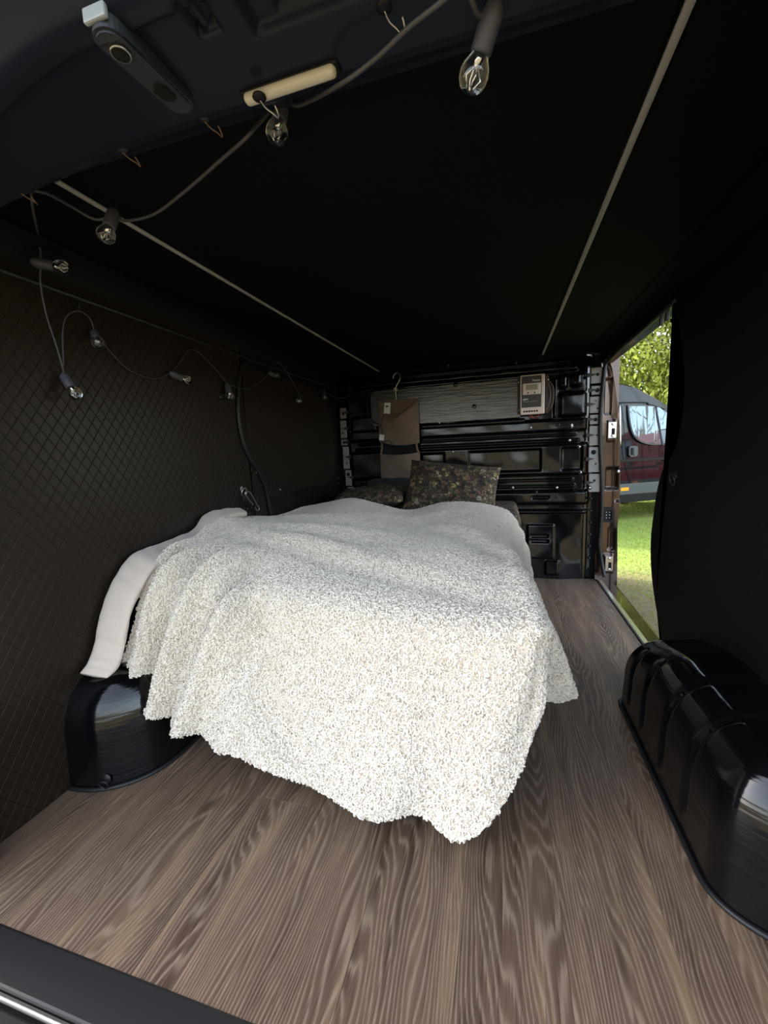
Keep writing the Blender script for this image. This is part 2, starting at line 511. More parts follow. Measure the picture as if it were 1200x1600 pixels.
def leaf_mat(name, c1, c2):
    L_ = bpy.data.materials.new(name); L_.use_nodes = True
    N, L = L_.node_tree.nodes, L_.node_tree.links
    N.clear()
    o = N.new('ShaderNodeOutputMaterial'); d = N.new('ShaderNodeBsdfDiffuse'); t = N.new('ShaderNodeBsdfTranslucent'); mx = N.new('ShaderNodeMixShader')
    mx.inputs[0].default_value = 0.45
    g = N.new('ShaderNodeNewGeometry'); n = N.new('ShaderNodeTexNoise'); n.inputs['Scale'].default_value = 1.3; n.inputs['Detail'].default_value = 5
    L.new(g.outputs['Position'], n.inputs['Vector'])
    cr = N.new('ShaderNodeValToRGB'); cr.color_ramp.elements[0].position = 0.35; cr.color_ramp.elements[1].position = 0.65
    cr.color_ramp.elements[0].color = (*c1, 1); cr.color_ramp.elements[1].color = (*c2, 1)
    L.new(n.outputs['Fac'], cr.inputs[0])
    L.new(cr.outputs[0], d.inputs[0]); L.new(cr.outputs[0], t.inputs[0])
    L.new(d.outputs[0], mx.inputs[1]); L.new(t.outputs[0], mx.inputs[2]); L.new(mx.outputs[0], o.inputs[0])
    return L_


M['leaf'] = leaf_mat('hedge_leaves', (0.24, 0.30, 0.05), (0.62, 0.62, 0.17))
M['grass'] = leaf_mat('grass_blades', (0.30, 0.27, 0.11), (0.24, 0.36, 0.07))
gm = bpy.data.materials.new('meadow'); gm.use_nodes = True
N, L = gm.node_tree.nodes, gm.node_tree.links
b = N['Principled BSDF']; b.inputs['Roughness'].default_value = 0.95; b.inputs['Specular IOR Level'].default_value = 0.1
tc = N.new('ShaderNodeTexCoord')
n1 = N.new('ShaderNodeTexNoise'); n1.inputs['Scale'].default_value = 0.6; n1.inputs['Detail'].default_value = 4
n2 = N.new('ShaderNodeTexNoise'); n2.inputs['Scale'].default_value = 40; n2.inputs['Detail'].default_value = 4
L.new(tc.outputs['Object'], n1.inputs['Vector']); L.new(tc.outputs['Object'], n2.inputs['Vector'])
cr = N.new('ShaderNodeValToRGB')
e = cr.color_ramp.elements
e[0].position = 0.35; e[0].color = (0.17, 0.135, 0.075, 1)
e[1].position = 0.62; e[1].color = (0.18, 0.26, 0.05, 1)
sp_ = N.new('ShaderNodeSeparateXYZ'); L.new(tc.outputs['Object'], sp_.inputs[0])      # trodden dry turf around this van, green farther off
far_ = N.new('ShaderNodeMapRange'); far_.inputs['From Min'].default_value = 3.8; far_.inputs['From Max'].default_value = 6.0; far_.inputs['To Min'].default_value = -0.3; far_.inputs['To Max'].default_value = 0.2
L.new(sp_.outputs['Y'], far_.inputs['Value'])
L.new(math_node(N, L, 'ADD', far_.outputs[0], math_node(N, L, 'ADD', math_node(N, L, 'MULTIPLY', n1.outputs['Fac'], 0.75), math_node(N, L, 'MULTIPLY', n2.outputs['Fac'], 0.25))), cr.inputs[0])
L.new(cr.outputs[0], b.inputs['Base Color'])
M['meadow'] = gm

# ================================================================== SETTING
# floor: sub-floor with individual vinyl planks
floor = tag(box('floor', (0, 1.60, -0.022), (1.72, 2.36, 0.034), M['plain_dark']), kind='structure')
W_PL, L_PL = 0.176, 1.21
edges = [-0.86 + 0.0 + i * W_PL for i in range(11)]
shift = {8: 1.065}
pl_mesh = {}
for ci in range(10):
    x0, x1 = edges[ci], min(edges[ci] + W_PL, 0.835)
    s = 1.065 if ci == 8 else 0.42 + ((ci * 0.437) % 1.0) * L_PL
    cuts = [0.42]
    y = s
    while y > 0.5: y -= L_PL
    y += L_PL
    while y < 2.74:
        if y > 0.75: cuts.append(y)
        y += L_PL
    cuts.append(2.775)
    for a, b_ in zip(cuts, cuts[1:]):
        ln, wd = round(b_ - a, 3), round(x1 - x0, 3)
        key = (ln, wd)
        if key not in pl_mesh:
            bm = bmesh.new()
            add_box(bm, (0, 0, 0), (wd - 0.0004, ln - 0.0004, 0.005), 0.0004, 1)
            o = bm_obj('plank', bm, M['wood'], floor)
            pl_mesh[key] = o.data
        else:
            o = bpy.data.objects.new('plank', pl_mesh[key]); COL.objects.link(o); o.parent = floor
        o.location = ((x0 + x1) / 2, (a + b_) / 2, -0.0025)

# rear threshold
th = tag(empty('trim_1', (0, 0.36, 0)), kind='structure')
def Vp(o): return Vector(o.location)
box('floor_edge_strip', Vector((0, 0.3875, -0.006)) - Vp(th), (1.72, 0.072, 0.016), M['rubber'], th, 0.006, 3)
tube('metal_bead', [Vector((-0.86, 0.345, 0.0)) - Vp(th), Vector((0.86, 0.345, 0.0)) - Vp(th)], 0.0045, M['bead'], th, 10, raw=True)
box('step_plate', Vector((0, 0.2, -0.02)) - Vp(th), (1.72, 0.28, 0.03), M['plain_dark'], th, 0.006, 2)

# left wall: rear panel with curved front edge
LW = [(0.50, 0.0), (0.50, 1.33), (1.634, 1.33), (1.629, 1.206), (1.588, 1.119), (1.576, 1.009), (1.591, 0.927), (1.624, 0.864), (1.688, 0.786), (1.738, 0.71), (1.762, 0.6), (1.775, 0.45), (1.755, 0.3), (1.70, 0.15), (1.67, 0.0)]
def smooth_edge(P, i0):
    head = [Vector((p[0], p[1], 0)) for p in P[:i0]]
    return [(v.x, v.y) for v in head] + [(v.x, v.y) for v in catmull([(p[0], p[1], 0) for p in P[i0:]], 4)]
wall_left = tag(empty('wall_left', (-0.84, 1.0, 0)), kind='structure')
T = Vp(wall_left)
prism('lining_panel', smooth_edge(LW, 2), lambda y, z: Vector((-0.84, y, z)) - T, lambda y, z: Vector((-0.85, y, z)) - T, M['diamond'], wall_left)
box('backing_sheet', Vector((-0.868, 1.6, 0.69)) - T, (0.02, 2.4, 1.42), M['plain_dark'], wall_left)
# stitched seam of the lining near the roof
tube('top_seam', [Vector((-0.836, 0.5, 1.305)) - T, Vector((-0.836, 1.62, 1.298)) - T, Vector((-0.832, 2.72, 1.30)) - T], 0.006, M['seam'], wall_left)
cove = []
for i in range(9):
    a = math.radians(90 * i / 8)
    cove.append((-0.845 + 0.085 * (1 - math.cos(a)), 1.318 + 0.065 * math.sin(a)))
grid('roof_cove', 8, 24, lambda u, v: Vector((cove[round(u * 8)][0], 0.55 + v * 2.2, cove[round(u * 8)][1])) - T, M['cove'], wall_left)

# left sliding door seen from inside
door_1 = tag(empty('door_1', (-0.86, 2.2, 0)), kind='structure')
T = Vp(door_1)
box('door_skin', Vector((-0.856, 2.22, 0.66)) - T, (0.012, 1.12, 1.32), M['plain_dark'], door_1, 0.003)
Q = catmull([(1.70, 1.255, 0), (1.65, 1.21, 0), (1.618, 1.12, 0), (1.606, 1.01, 0), (1.62, 0.93, 0), (1.652, 0.864, 0), (1.715, 0.79, 0), (1.76, 0.715, 0), (1.785, 0.668, 0), (1.83, 0.652, 0), (2.118, 0.663, 0), (2.45, 0.665, 0), (2.56, 0.69, 0), (2.625, 0.78, 0), (2.64, 0.95, 0), (2.62, 1.1, 0), (2.56, 1.22, 0), (2.40, 1.262, 0)], 5, closed=True)
prism('door_lining', [(v.x, v.y) for v in Q], lambda y, z: Vector((-0.8385, y, z)) - T, lambda y, z: Vector((-0.851, y, z)) - T, M['diamond'], door_1)
EDGE_L = [(-0.834, 1.70, 1.285), (-0.834, 1.634, 1.24), (-0.834, 1.594, 1.12), (-0.834, 1.584, 1.01), (-0.834, 1.598, 0.927), (-0.834, 1.632, 0.862), (-0.834, 1.698, 0.784), (-0.834, 1.745, 0.71), (-0.834, 1.768, 0.6), (-0.834, 1.78, 0.45), (-0.834, 1.75, 0.25), (-0.834, 1.68, 0.02)]
tube('edge_seal', [Vector(p) - T for p in EDGE_L], 0.009, M['rubber'], door_1, 10)
tube('panel_crease', [Vector(p) - T for p in [(-0.85, 1.80, 0.56), (-0.849, 1.90, 0.61), (-0.849, 2.15, 0.622), (-0.849, 2.42, 0.628)]], 0.003, M['rubber'], door_1, 6)
for z in (0.655, 0.69): box('rubber_stop', Vector((-0.843, 2.69, z)) - T, (0.02, 0.035, 0.009), M['seam'], door_1, 0.002)

# ceiling boards and joiner strips
def roof_z(x): return 1.387
ceiling = tag(empty('ceiling', (0, 1.7, 1.387)), kind='structure')
T = Vp(ceiling)
XL0, XL1, XR0, XR1 = -0.552, -0.524, 0.481, 0.503
for a, b_ in ((-0.775, -0.549), (-0.529, 0.483), (0.505, 0.775)):
    box('ceiling_panel', Vector(((a + b_) / 2, 1.69, 1.392)) - T, (b_ - a, 2.13, 0.008), M['ceiling'], ceiling, 0.001, 1)
box('roof_backing', Vector((0, 1.69, 1.405)) - T, (1.76, 2.2, 0.01), M['plain_dark'], ceiling)
for nm, x0, y0, x1_, y1 in (('trim_2', -0.540, 0.66, -0.517, 2.70), ('trim_3', 0.494, 0.62, 0.500, 2.70)):
    bm = bmesh.new()
    hw = 0.0062
    V8 = []
    for (x, y) in ((x0, y0), (x1_, y1)):
        V8.append([bm.verts.new((x + sx, y, z)) for sx, z in ((-hw, 1.387), (-hw, 1.384), (-hw * .3, 1.3825), (hw * .3, 1.3825), (hw, 1.384), (hw, 1.387))])
    for k in range(6): bm.faces.new((V8[0][k], V8[0][(k + 1) % 6], V8[1][(k + 1) % 6], V8[1][k]))
    bm.faces.new(V8[0]); bm.faces.new(V8[1][::-1])
    tag(bm_obj(nm, bm, M['strip']), kind='structure')

# right wall: panel behind the wheel arch with its curved opening edge
RW = [(0.50, 0.0), (0.50, 1.335), (1.742, 1.335), (1.712, 1.28), (1.676, 1.241), (1.615, 1.101), (1.596, 1.005), (1.6, 0.926), (1.644, 0.819), (1.738, 0.751), (1.788, 0.669), (1.813, 0.578), (1.832, 0.456), (1.806, 0.332), (1.748, 0.228), (1.674, 0.131), (1.64, 0.0)]
wall_right = tag(empty('wall_right', (0.84, 1.0, 0)), kind='structure')
T = Vp(wall_right)
prism('lining_panel', smooth_edge(RW, 2), lambda y, z: Vector((0.84, y, z)) - T, lambda y, z: Vector((0.862, y, z)) - T, M['diamond_right'], wall_right)
box('backing_sheet', Vector((0.875, 1.04, 0.69)) - T, (0.02, 1.08, 1.42), M['plain_dark'], wall_right)
tube('edge_binding', [Vector((0.848, p[0] + 0.002, p[1])) - T for p in RW[2:]], 0.008, M['rubber'], wall_right, 8)
grid('roof_cove', 8, 24, lambda u, v: Vector((-cove[round(u * 8)][0], 0.55 + v * 2.2, cove[round(u * 8)][1])) - T, M['ceiling'], wall_right)

# header rail over the right door opening
rail = tag(empty('trim_4', (0.84, 2.2, 1.34)), kind='structure')
T = Vp(rail)
box('door_header', Vector((0.872, 2.26, 1.352)) - T, (0.07, 1.16, 0.06), M['gloss'], rail, 0.008)
tube('header_seal', [Vector((0.838, 1.70, 1.322)) - T, Vector((0.838, 2.0, 1.318)) - T, Vector((0.838, 2.4, 1.315)) - T, Vector((0.838, 2.72, 1.30)) - T], 0.009, M['rubber'], rail, 10)
for y in (1.80, 1.86): box('rail_bracket', Vector((0.846, y, 1.30)) - T, (0.012, 0.01, 0.04), M['seam'], rail, 0.002)
tube('roller_arm', [Vector((0.85, 1.72, 1.30)) - T, Vector((0.862, 1.76, 1.275)) - T, Vector((0.87, 1.82, 1.285)) - T], 0.009, M['plain_dark'], rail)

# sill of the right door opening
sill = tag(empty('trim_5', (0.86, 2.2, 0)), kind='structure')
T = Vp(sill)
box('sill_plate', Vector((0.853, 2.19, -0.004)) - T, (0.034, 1.16, 0.008), M['sill'], sill, 0.002)
box('sill_seal', Vector((0.842, 2.19, 0.0)) - T, (0.012, 1.16, 0.010), M['rubber'], sill, 0.003)
box('sill_step', Vector((0.90, 2.19, -0.10)) - T, (0.08, 1.16, 0.18), M['brown_paint'], sill, 0.01)

# outer body: roof, sides and cab of this van (keeps out the daylight, gives off the shade outside)
body = tag(empty('wall_front', (0, 2.9, 0)), kind='structure')
T = Vp(body)

# bulkhead: pressed steel heightfield
BOSS = [  # x0, x1, z0, z1, height, softness
    (-0.70, 0.70, 1.290, 1.330, 0.030, 0.009),
    (-0.66, 0.66, 1.338, 1.352, 0.018, 0.004),
    (0.574, 0.590, 1.020, 1.250, 0.016, 0.005),
    (0.602, 0.645, 1.190, 1.262, 0.034, 0.012),
    (0.668, 0.722, 1.198, 1.268, 0.038, 0.014),
    (0.604, 0.745, 1.022, 1.155, 0.042, 0.014),
    (-0.745, 0.752, 0.938, 1.004, 0.034, 0.009),
    (-0.56, 0.40, 1.008, 1.020, 0.016, 0.003),
    (-0.70, 0.70, 0.908, 0.918, 0.022, 0.003),
    (-0.72, 0.72, 0.868, 0.884, 0.030, 0.005),
    (-0.75, 0.765, 0.672, 0.856, 0.030, 0.010),
    (-0.70, 0.690, 0.634, 0.642, 0.020, 0.003),
    (-0.72, 0.700, 0.592, 0.606, 0.028, 0.004),
    (-0.765, 0.778, 0.490, 0.568, 0.040, 0.011),
    (-0.76, 0.772, 0.428, 0.448, 0.038, 0.006),
    (0.425, 0.585, 0.135, 0.350, 0.010, 0.004),
    (0.535, 0.615, 0.030, 0.115, 0.016, 0.006),
    (-0.74, -0.56, 1.005, 1.100, 0.020, 0.006),
    (-0.72, -0.60, 0.700, 0.712, 0.030, 0.004),
]
POCK = [
    (0.060, 0.500, 0.698, 0.832, 0.024, 0.007),
    (0.620, 0.735, 0.698, 0.832, 0.024, 0.008),
    (-0.50, -0.10, 0.698, 0.832, 0.024, 0.007),
    (0.20, 0.44, 0.560, 0.566, 0.010, 0.002),
    (0.45, 0.55, 0.522, 0.536, 0.016, 0.003),
    (0.445, 0.550, 0.268, 0.286, 0.014, 0.004),
    (0.445, 0.550, 0.236, 0.254, 0.014, 0.004),
    (-0.66, -0.30, 0.52, 0.535, 0.012, 0.003),
]
nx, nz = 340, 300
X = np.linspace(-0.845, 0.80, nx + 1)[None, :]
Z = np.linspace(0.0, 1.375, nz + 1)[:, None]
def ss(a, b_, x):
    t = np.clip((x - a) / (b_ - a), 0, 1)
    return t * t * (3 - 2 * t)
def rb(x0, x1, z0, z1, s):
    return ss(x0 - s, x0 + s, X) * (1 - ss(x1 - s, x1 + s, X)) * ss(z0 - s, z0 + s, Z) * (1 - ss(z1 - s, z1 + s, Z))
D = np.zeros((nz + 1, nx + 1))
for x0, x1, z0, z1, h, s in BOSS: D = np.maximum(D, h * rb(x0, x1, z0, z1, s))
for x0, x1, z0, z1, h, s in POCK: D = D - h * rb(x0, x1, z0, z1, s)
D = D + 0.02 * (1 - ss(0.0, 0.40, Z)) * ss(-0.8, -0.6, X) * (1 - ss(0.6, 0.75, X))
D = D - 0.03 * ss(0.745, 0.785, X) - 0.03 * (1 - ss(-0.80, -0.765, X))
D = D + 0.0016 * np.sin(X * 23 + 3 * Z) * np.sin(Z * 31 + 2 * X)
V = [(float(X[0, i]), 2.765 - float(D[j, i]) - 2.9, float(Z[j, 0])) for j in range(nz + 1) for i in range(nx + 1)]
F = [(j * (nx + 1) + i, j * (nx + 1) + i + 1, (j + 1) * (nx + 1) + i + 1, (j + 1) * (nx + 1) + i) for j in range(nz) for i in range(nx)]
mesh_obj('bulkhead_pressing', V, F, M['gloss'], body, True)
box('bulkhead_back', Vector((0, 2.83, 0.69)) - T, (1.74, 0.03, 1.44), M['plain_dark'], body)
for (px, py) in [(829, 668), (873, 664), (893, 664), (890, 688), (715, 771), (838, 769), (870, 762), (801, 762), (870, 776), (855, 590), (700, 570), (806, 567), (707, 706), (605, 688), (598, 667)]:
    p = on(px, py, y=2.722)
    lathe('bolt_head', [(0, 0.004), (0.006, 0.004), (0.009, 0.001), (0.009, -0.02)], M['steel'] if (px + py) % 3 == 0 else M['seam'], body, 10, frame_mtx(p - T, (0, -1, 0)))
for (px, py) in [(893, 666), (921, 762), (905, 698), (907, 738)]:
    p = on(px, py, y=2.722)
    lathe('zinc_bolt', [(0, 0.010), (0.006, 0.010), (0.006, 0.004), (0.013, 0.003), (0.013, -0.03)], M['chrome'], body, 12, frame_mtx(p - T, (0, -1, 0)))

# perforated grey flanges on both edges of the bulkhead
def flange(label, xa, xb, segs, side):
    f = tag(empty('flange_strip', ((xa + xb) / 2, 2.735, 0.85)), label, 'metal strip', 'perforated bulkhead flanges')
    T = Vp(f)
    for (z0, z1, dx, holes) in segs:
        bm = bmesh.new()
        add_box(bm, Vector(((xa + xb) / 2 + dx, 2.737, (z0 + z1) / 2)) - T, (xb - xa, 0.006, z1 - z0), 0.002, 1)
        bm_obj('plate', bm, M['grey_primer'], f)
        for (hx, hz, r) in holes:
            lathe('hole', [(0, 0.0006), (r, 0.0006), (r, -0.001)], M['hole'], f, 12, frame_mtx(Vector(((xa + xb) / 2 + dx + hx, 2.7335, hz)) - T, (0, -1, 0)))
        bm = bmesh.new()
        zc = z1 - (z1 - z0) * 0.45
        xe = (xa if side > 0 else xb) + dx
        add_prism(bm, [(xe - side * 0.018, zc + 0.010), (xe + side * 0.03, zc), (xe - side * 0.018, zc - 0.014)], lambda x, z: Vector((x, 2.716, z)) - T, lambda x, z: Vector((x, 2.734, z)) - T)
        bm_obj('clip', bm, M['rubber'], f)
    return f
flange('grey perforated metal strip down the right edge of the black bulkhead', 0.770, 0.832,
       [(1.20, 1.29, 0.00, [(0.005, 1.25, 0.009)]), (1.135, 1.185, 0.005, [(0, 1.16, 0.012)]), (1.03, 1.125, -0.002, [(0.012, 1.055, 0.005), (0, 1.10, 0.004)]),
        (0.965, 1.02, 0.0, [(0, 0.992, 0.011)]), (0.84, 0.955, 0.0, [(0.01, 0.90, 0.005)]), (0.68, 0.83, 0.0, [(-0.005, 0.80, 0.014), (0.008, 0.73, 0.005)]), (0.56, 0.67, 0.004, [(0, 0.63, 0.007)])], 1)
flange('grey perforated metal strip down the left edge of the black bulkhead', -0.822, -0.776,
       [(1.10, 1.17, 0.004, [(0, 1.13, 0.009)]), (0.965, 1.085, 0.0, [(-0.006, 1.00, 0.006)]), (0.915, 0.955, 0.0, [(0, 0.935, 0.010)]), (0.75, 0.905, 0.008, [(0.005, 0.79, 0.005)]), (0.63, 0.74, 0.018, [(0.0, 0.71, 0.013)]), (0.56, 0.62, 0.03, [(0, 0.59, 0.008)])], -1)
for k in range(6):
    p = (0.79, 2.735, 0.52 - k * 0.075)
    nth = ('topmost', 'second from the top', 'third from the top', 'third from the bottom', 'second from the bottom', 'lowest')[k]
    tag(lathe('rivet', [(0, 0.005), (0.005, 0.003), (0.007, 0), (0.007, -0.03)], M['seam'], None, 10, frame_mtx(p, (0, -1, 0))), nth + ' dark rivet in the column beside the door pillar', 'rivet', 'rivets in a column under the grey strip')

# brown painted door pillar (jamb) of the right opening
pillar = tag(empty('door_pillar', (0.89, 2.76, 0.6)), 'dark brown painted door pillar with latch plates right of the bulkhead', 'door pillar')
T = Vp(pillar)
seal_x = lambda z: 0.838 + 0.012 * math.sin((z - 0.2) * 6.0) + 0.05 * max(0, 0.25 - z) / 0.25
zs = np.linspace(-0.08, 1.31, 120)
def outer_x(z):
    pts = [(-0.12, 0.957), (0.17, 0.952), (0.34, 0.946), (0.51, 0.955), (0.69, 0.953), (0.95, 0.942), (1.18, 0.905), (1.28, 0.885), (1.32, 0.87)]
    for (a, xa), (b_, xb) in zip(pts, pts[1:]):
        if z <= b_: return xa + (xb - xa) * (z - a) / (b_ - a)
    return 0.87
def jamb(u, v):
    z = -0.11 + v * 1.43
    x = 0.825 + u * (outer_x(z) - 0.825)
    y = 2.742 + 0.01 * math.sin(u * PI)
    def bs(x0, x1, z0, z1, s): return (sstep(x0 - s, x0 + s, x) * (1 - sstep(x1 - s, x1 + s, x)) * sstep(z0 - s, z0 + s, z) * (1 - sstep(z1 - s, z1 + s, z)))
    y += 0.030 * bs(0.872, 0.935, 0.575, 0.70, 0.008)
    y -= 0.008 * bs(0.868, 0.915, 0.86, 0.98, 0.006)
    y -= 0.008 * bs(0.872, 0.925, 0.06, 0.17, 0.006)
    y += 0.014 * bs(0.925, 0.99, 0.50, 1.2, 0.006)
    y += 0.010 * bs(0.85, 0.885, 1.02, 1.22, 0.006)
    y += 0.012 * bs(0.895, 0.93, 0.20, 0.33, 0.010)
    if u > 0.97: y += 0.05
    return Vector((x, y, z)) - T
grid('pillar_skin', 60, 220, jamb, M['brown_paint'], pillar)
tube('door_seal', [Vector((seal_x(z), 2.728 - 0.35 * max(0, 0.13 - z) , max(z, 0.0))) - T for z in (1.31, 1.2, 1.06, 0.95, 0.88, 0.8, 0.69, 0.6, 0.545, 0.46, 0.396, 0.3, 0.246, 0.17, 0.1, 0.04)], 0.011, M['rubber'], pillar, 10)
for zc, xc in ((0.925, 0.892), (0.115, 0.90)):
    s = box('striker_plate', Vector((xc, 2.728, zc)) - T, (0.042, 0.004, 0.092), M['chrome'], pillar, 0.001)
    box('slot', Vector((0.004, -0.003, -0.008)) + Vector((xc, 2.728, zc)) - T, (0.016, 0.004, 0.036), M['hole'], s)
    for dz in (0.034, -0.034):
        lathe('screw', [(0, 0.004), (0.006, 0.003), (0.008, 0)], M['chrome'], s, 10, frame_mtx(Vector((xc, 2.726, zc + dz)) - T, (0, -1, 0)))
bm = bmesh.new()
outer_p, inner_p = rrect(0.853, 0.918, 0.375, 0.462, 0.02), rrect(0.866, 0.905, 0.388, 0.449, 0.012)
for ya, flip in ((2.722, 0),):
    A = [bm.verts.new(Vector((x, 2.722, z)) - T) for x, z in outer_p]
    B = [bm.verts.new(Vector((x, 2.722, z)) - T) for x, z in inner_p]
    C_ = [bm.verts.new(Vector((x, 2.745, z)) - T) for x, z in outer_p]
    D_ = [bm.verts.new(Vector((x, 2.736, z)) - T) for x, z in inner_p]
    n = len(A)
    for i in range(n):
        j = (i + 1) % n
        bm.faces.new((A[i], A[j], B[j], B[i])); bm.faces.new((A[i], C_[i], C_[j], A[j])); bm.faces.new((B[i], B[j], D_[j], D_[i]))
    bm.faces.new(D_)
con = bm_obj('contact_block', bm, M['plain_dark'], pillar)
for dx in (-0.009, 0.009):
    for dz in (-0.018, 0, 0.018):
        lathe('contact_pin', [(0, 0.006), (0.004, 0.005), (0.004, 0)], M['chrome'], con, 8, frame_mtx(Vector((0.885 + dx, 2.736, 0.418 + dz)) - T, (0, -1, 0)))
tube('latch_rod', [Vector((0.885, 2.735, 0.585)) - T, Vector((0.925, 2.73, 0.583)) - T], 0.005, M['rubber'], pillar)
lathe('pivot_bolt', [(0, 0.008), (0.008, 0.006), (0.010, 0)], M['chrome'], pillar, 12, frame_mtx(Vector((0.932, 2.738, 0.68)) - T, (0, -1, 0)))

# outer body skins
T = Vp(body)
box('outer_roof', Vector((0, 1.60, 1.45)) - T, (1.86, 2.62, 0.05), M['brown_paint'], body, 0.02)
box('outer_left_side', Vector((-0.93, 1.62, 0.52)) - T, (0.04, 2.55, 1.86), M['brown_paint'], body, 0.02)
box('outer_right_side', Vector((0.93, 0.99, 0.52)) - T, (0.04, 1.06, 1.86), M['brown_paint'], body, 0.02)
bm = bmesh.new()
CAB = [(2.86, -0.35), (2.86, 1.47), (3.15, 1.46), (3.9, 0.75), (4.55, 0.45), (4.75, 0.1), (4.75, -0.3), (4.3, -0.35)]
add_prism(bm, CAB, lambda y, z: Vector((-0.95, y, z)) - T, lambda y, z: Vector((0.95, y, z)) - T)
bm_obj('cab_body', bm, M['brown_paint'], body)
box('underbody', Vector((0, 1.7, -0.2)) - T, (1.7, 2.7, 0.3), M['plain_dark'], body, 0.02)
for sx in (-0.87, 0.87):
    for yy in (1.07, 4.1):
        lathe('road_wheel', [(0, -0.09), (0.2, -0.09), (0.31, -0.07), (0.31, 0.07), (0.2, 0.09), (0, 0.09)], M['tyre'], body, 24, frame_mtx(Vector((sx, yy, -0.24)) - T, (1, 0, 0)))

# rear roof header, pressed steel
def ylip(x): return 0.430 + 0.42 * max(0.0, -x - 0.18) ** 1.6 + 0.42 * max(0.0, x - 0.55) ** 1.6
HP = [(0.0, 1.385), (0.10, 1.372), (0.20, 1.345), (0.27, 1.335), (0.35, 1.333), (0.68, 1.332), (0.705, 1.3265), (0.73, 1.3245), (0.755, 1.3285), (0.78, 1.341), (0.86, 1.375), (0.93, 1.41), (1.0, 1.47)]
hp = catmull([(a, b_, 0) for a, b_ in HP], 6)
ha = [p.x for p in hp]; hb = [p.y for p in hp]
def inset(x, y, x0, x1, y0, y1, s, h): return h * sstep(x0 - s, x0 + s, x) * (1 - sstep(x1 - s, x1 + s, x)) * sstep(y0 - s, y0 + s, y) * (1 - sstep(y1 - s, y1 + s, y))
def head(u, v):
    x = -0.86 + 1.72 * u
    yl = ylip(x)
    y = (0.655 + (yl - 0.655) * v / 0.73) if v < 0.73 else yl - (v - 0.73) * 0.9
    z = float(np.interp(v, ha, hb))
    z += inset(x, y, 0.0, 0.42, 0.452, 0.492, 0.004, 0.012)
    z += inset(x, y, 0.03, 0.09, 0.46, 0.486, 0.003, 0.006)
    for a in range(9):      # J-shaped slot
        pass
    z += inset(x, y, -0.063, -0.055, 0.430, 0.472, 0.0025, 0.010) + inset(x, y, -0.044, -0.037, 0.430, 0.468, 0.0025, 0.010) + inset(x, y, -0.063, -0.037, 0.466, 0.474, 0.0025, 0.008)
    return Vector((x, y, z))
tag(grid('trim_6', 420, 160, head, M['header']), kind='structure')
for sx in (-1, 1):
    pr = [(0.40, 0.0), (0.40, 1.36), (0.50, 1.36), (0.50, 0.0)]
    tag(box('trim_7' if sx < 0 else 'trim_8', (sx * 0.825, 0.455, 0.66), (0.075, 0.10, 1.38), M['plain_dark'], None, 0.015, 3), kind='structure')

# ================================================================== WHEEL ARCHES
def wheel_arch(label, s, y0, y1, H, Dm, RN):
    a = tag(empty('wheel_arch', (s * 0.84, (y0 + y1) / 2, 0)), label, 'wheel arch')
    T = Vp(a)
    # plan outline: round near end, straight inner side, tighter far end
    pl = []
    RF = 0.07
    for k in range(61):
        t = PI / 2 * k / 60
        pl.append((0.845 - Dm * math.sin(t) ** 0.9, y0 + RN * (1 - math.cos(t) ** 0.9)))
    for k in range(1, 150): pl.append((0.845 - Dm, y0 + RN + (y1 - RF - y0 - RN) * k / 150))
    for k in range(41):
        t = PI / 2 * k / 40
        pl.append((0.845 - Dm + Dm * (1 - math.cos(t) ** 0.75), y1 - RF + RF * math.sin(t) ** 0.75))
    n = len(pl)
    nr = []
    for k in range(n):
        p, q = pl[max(k - 1, 0)], pl[min(k + 1, n - 1)]
        tx, ty = q[0] - p[0], q[1] - p[1]
        l = math.hypot(tx, ty) or 1
        nr.append((ty / l, -tx / l))
    nr[0] = (0.0, 1.0); nr[-1] = (0.0, -1.0)
    GR = (0.93, 1.065, 1.21, 1.33)
    RO, RZ = 0.115, 0.17
    prof = [(0.05 * z, z) for z in np.linspace(0, H - RZ, 12)]
    for k in range(1, 29):
        f = PI / 2 * k / 28
        prof.append((0.05 * (H - RZ) + RO * (1 - math.cos(f) ** (2 / 2.3)), H - RZ + RZ * math.sin(f) ** (2 / 2.3)))
    top = len(prof)
    rows = []
    for r_, (o, z) in enumerate(prof):
        row = []
        for k in range(n):
            x, y = pl[k]; nx_, ny_ = nr[k]
            far = 1 - 0.20 * sstep(y1 - 0.30, y1, y)
            g = 0
            if 60 < k < n - 41:
                for q, gy in enumerate(GR):
                    g += math.exp(-((y - gy) / 0.010) ** 2) * sstep(0.035, 0.075, z) * ((1 - sstep(H - 0.05, H - 0.02, z)) if q >= 2 else 1)
            g *= 0.009
            oo = o + g * (1 if r_ < top - 14 else 0.3)
            X_ = min(x + nx_ * oo, 0.846); Y_ = y + ny_ * oo
            row.append((X_, Y_, max(z * far - (g if r_ >= top - 14 else 0), 0)))
        rows.append(row)
    last = rows[-1]
    for w_ in (0.25, 0.5, 0.75, 1.0):
        rows.append([(x + (0.846 - x) * w_, y, z + 0.012 * w_ * (1 if 60 < k < n - 41 else 0)) for k, (x, y, z) in enumerate(last)])
    V = [Vector((s * x, y, z)) - T for row in rows for (x, y, z) in row]
    F = [(j_ * n + k, j_ * n + k + 1, (j_ + 1) * n + k + 1, (j_ + 1) * n + k) for j_ in range(len(rows) - 1) for k in range(n - 1)]
    mesh_obj('arch_cover', V, F, M['arch'], a, True)
    tube('floor_seal', [Vector((s * (x - 0.003 * nr[k][0]), y - 0.003 * nr[k][1], 0.004)) - T for k, (x, y) in enumerate(pl) if k % 3 == 0], 0.006, M['rubber'], a, 8, raw=True)
    return a
wheel_arch('glossy black wheel arch cover on the right, beside the door opening', 1, 0.712, 1.455, 0.290, 0.203, 0.12)
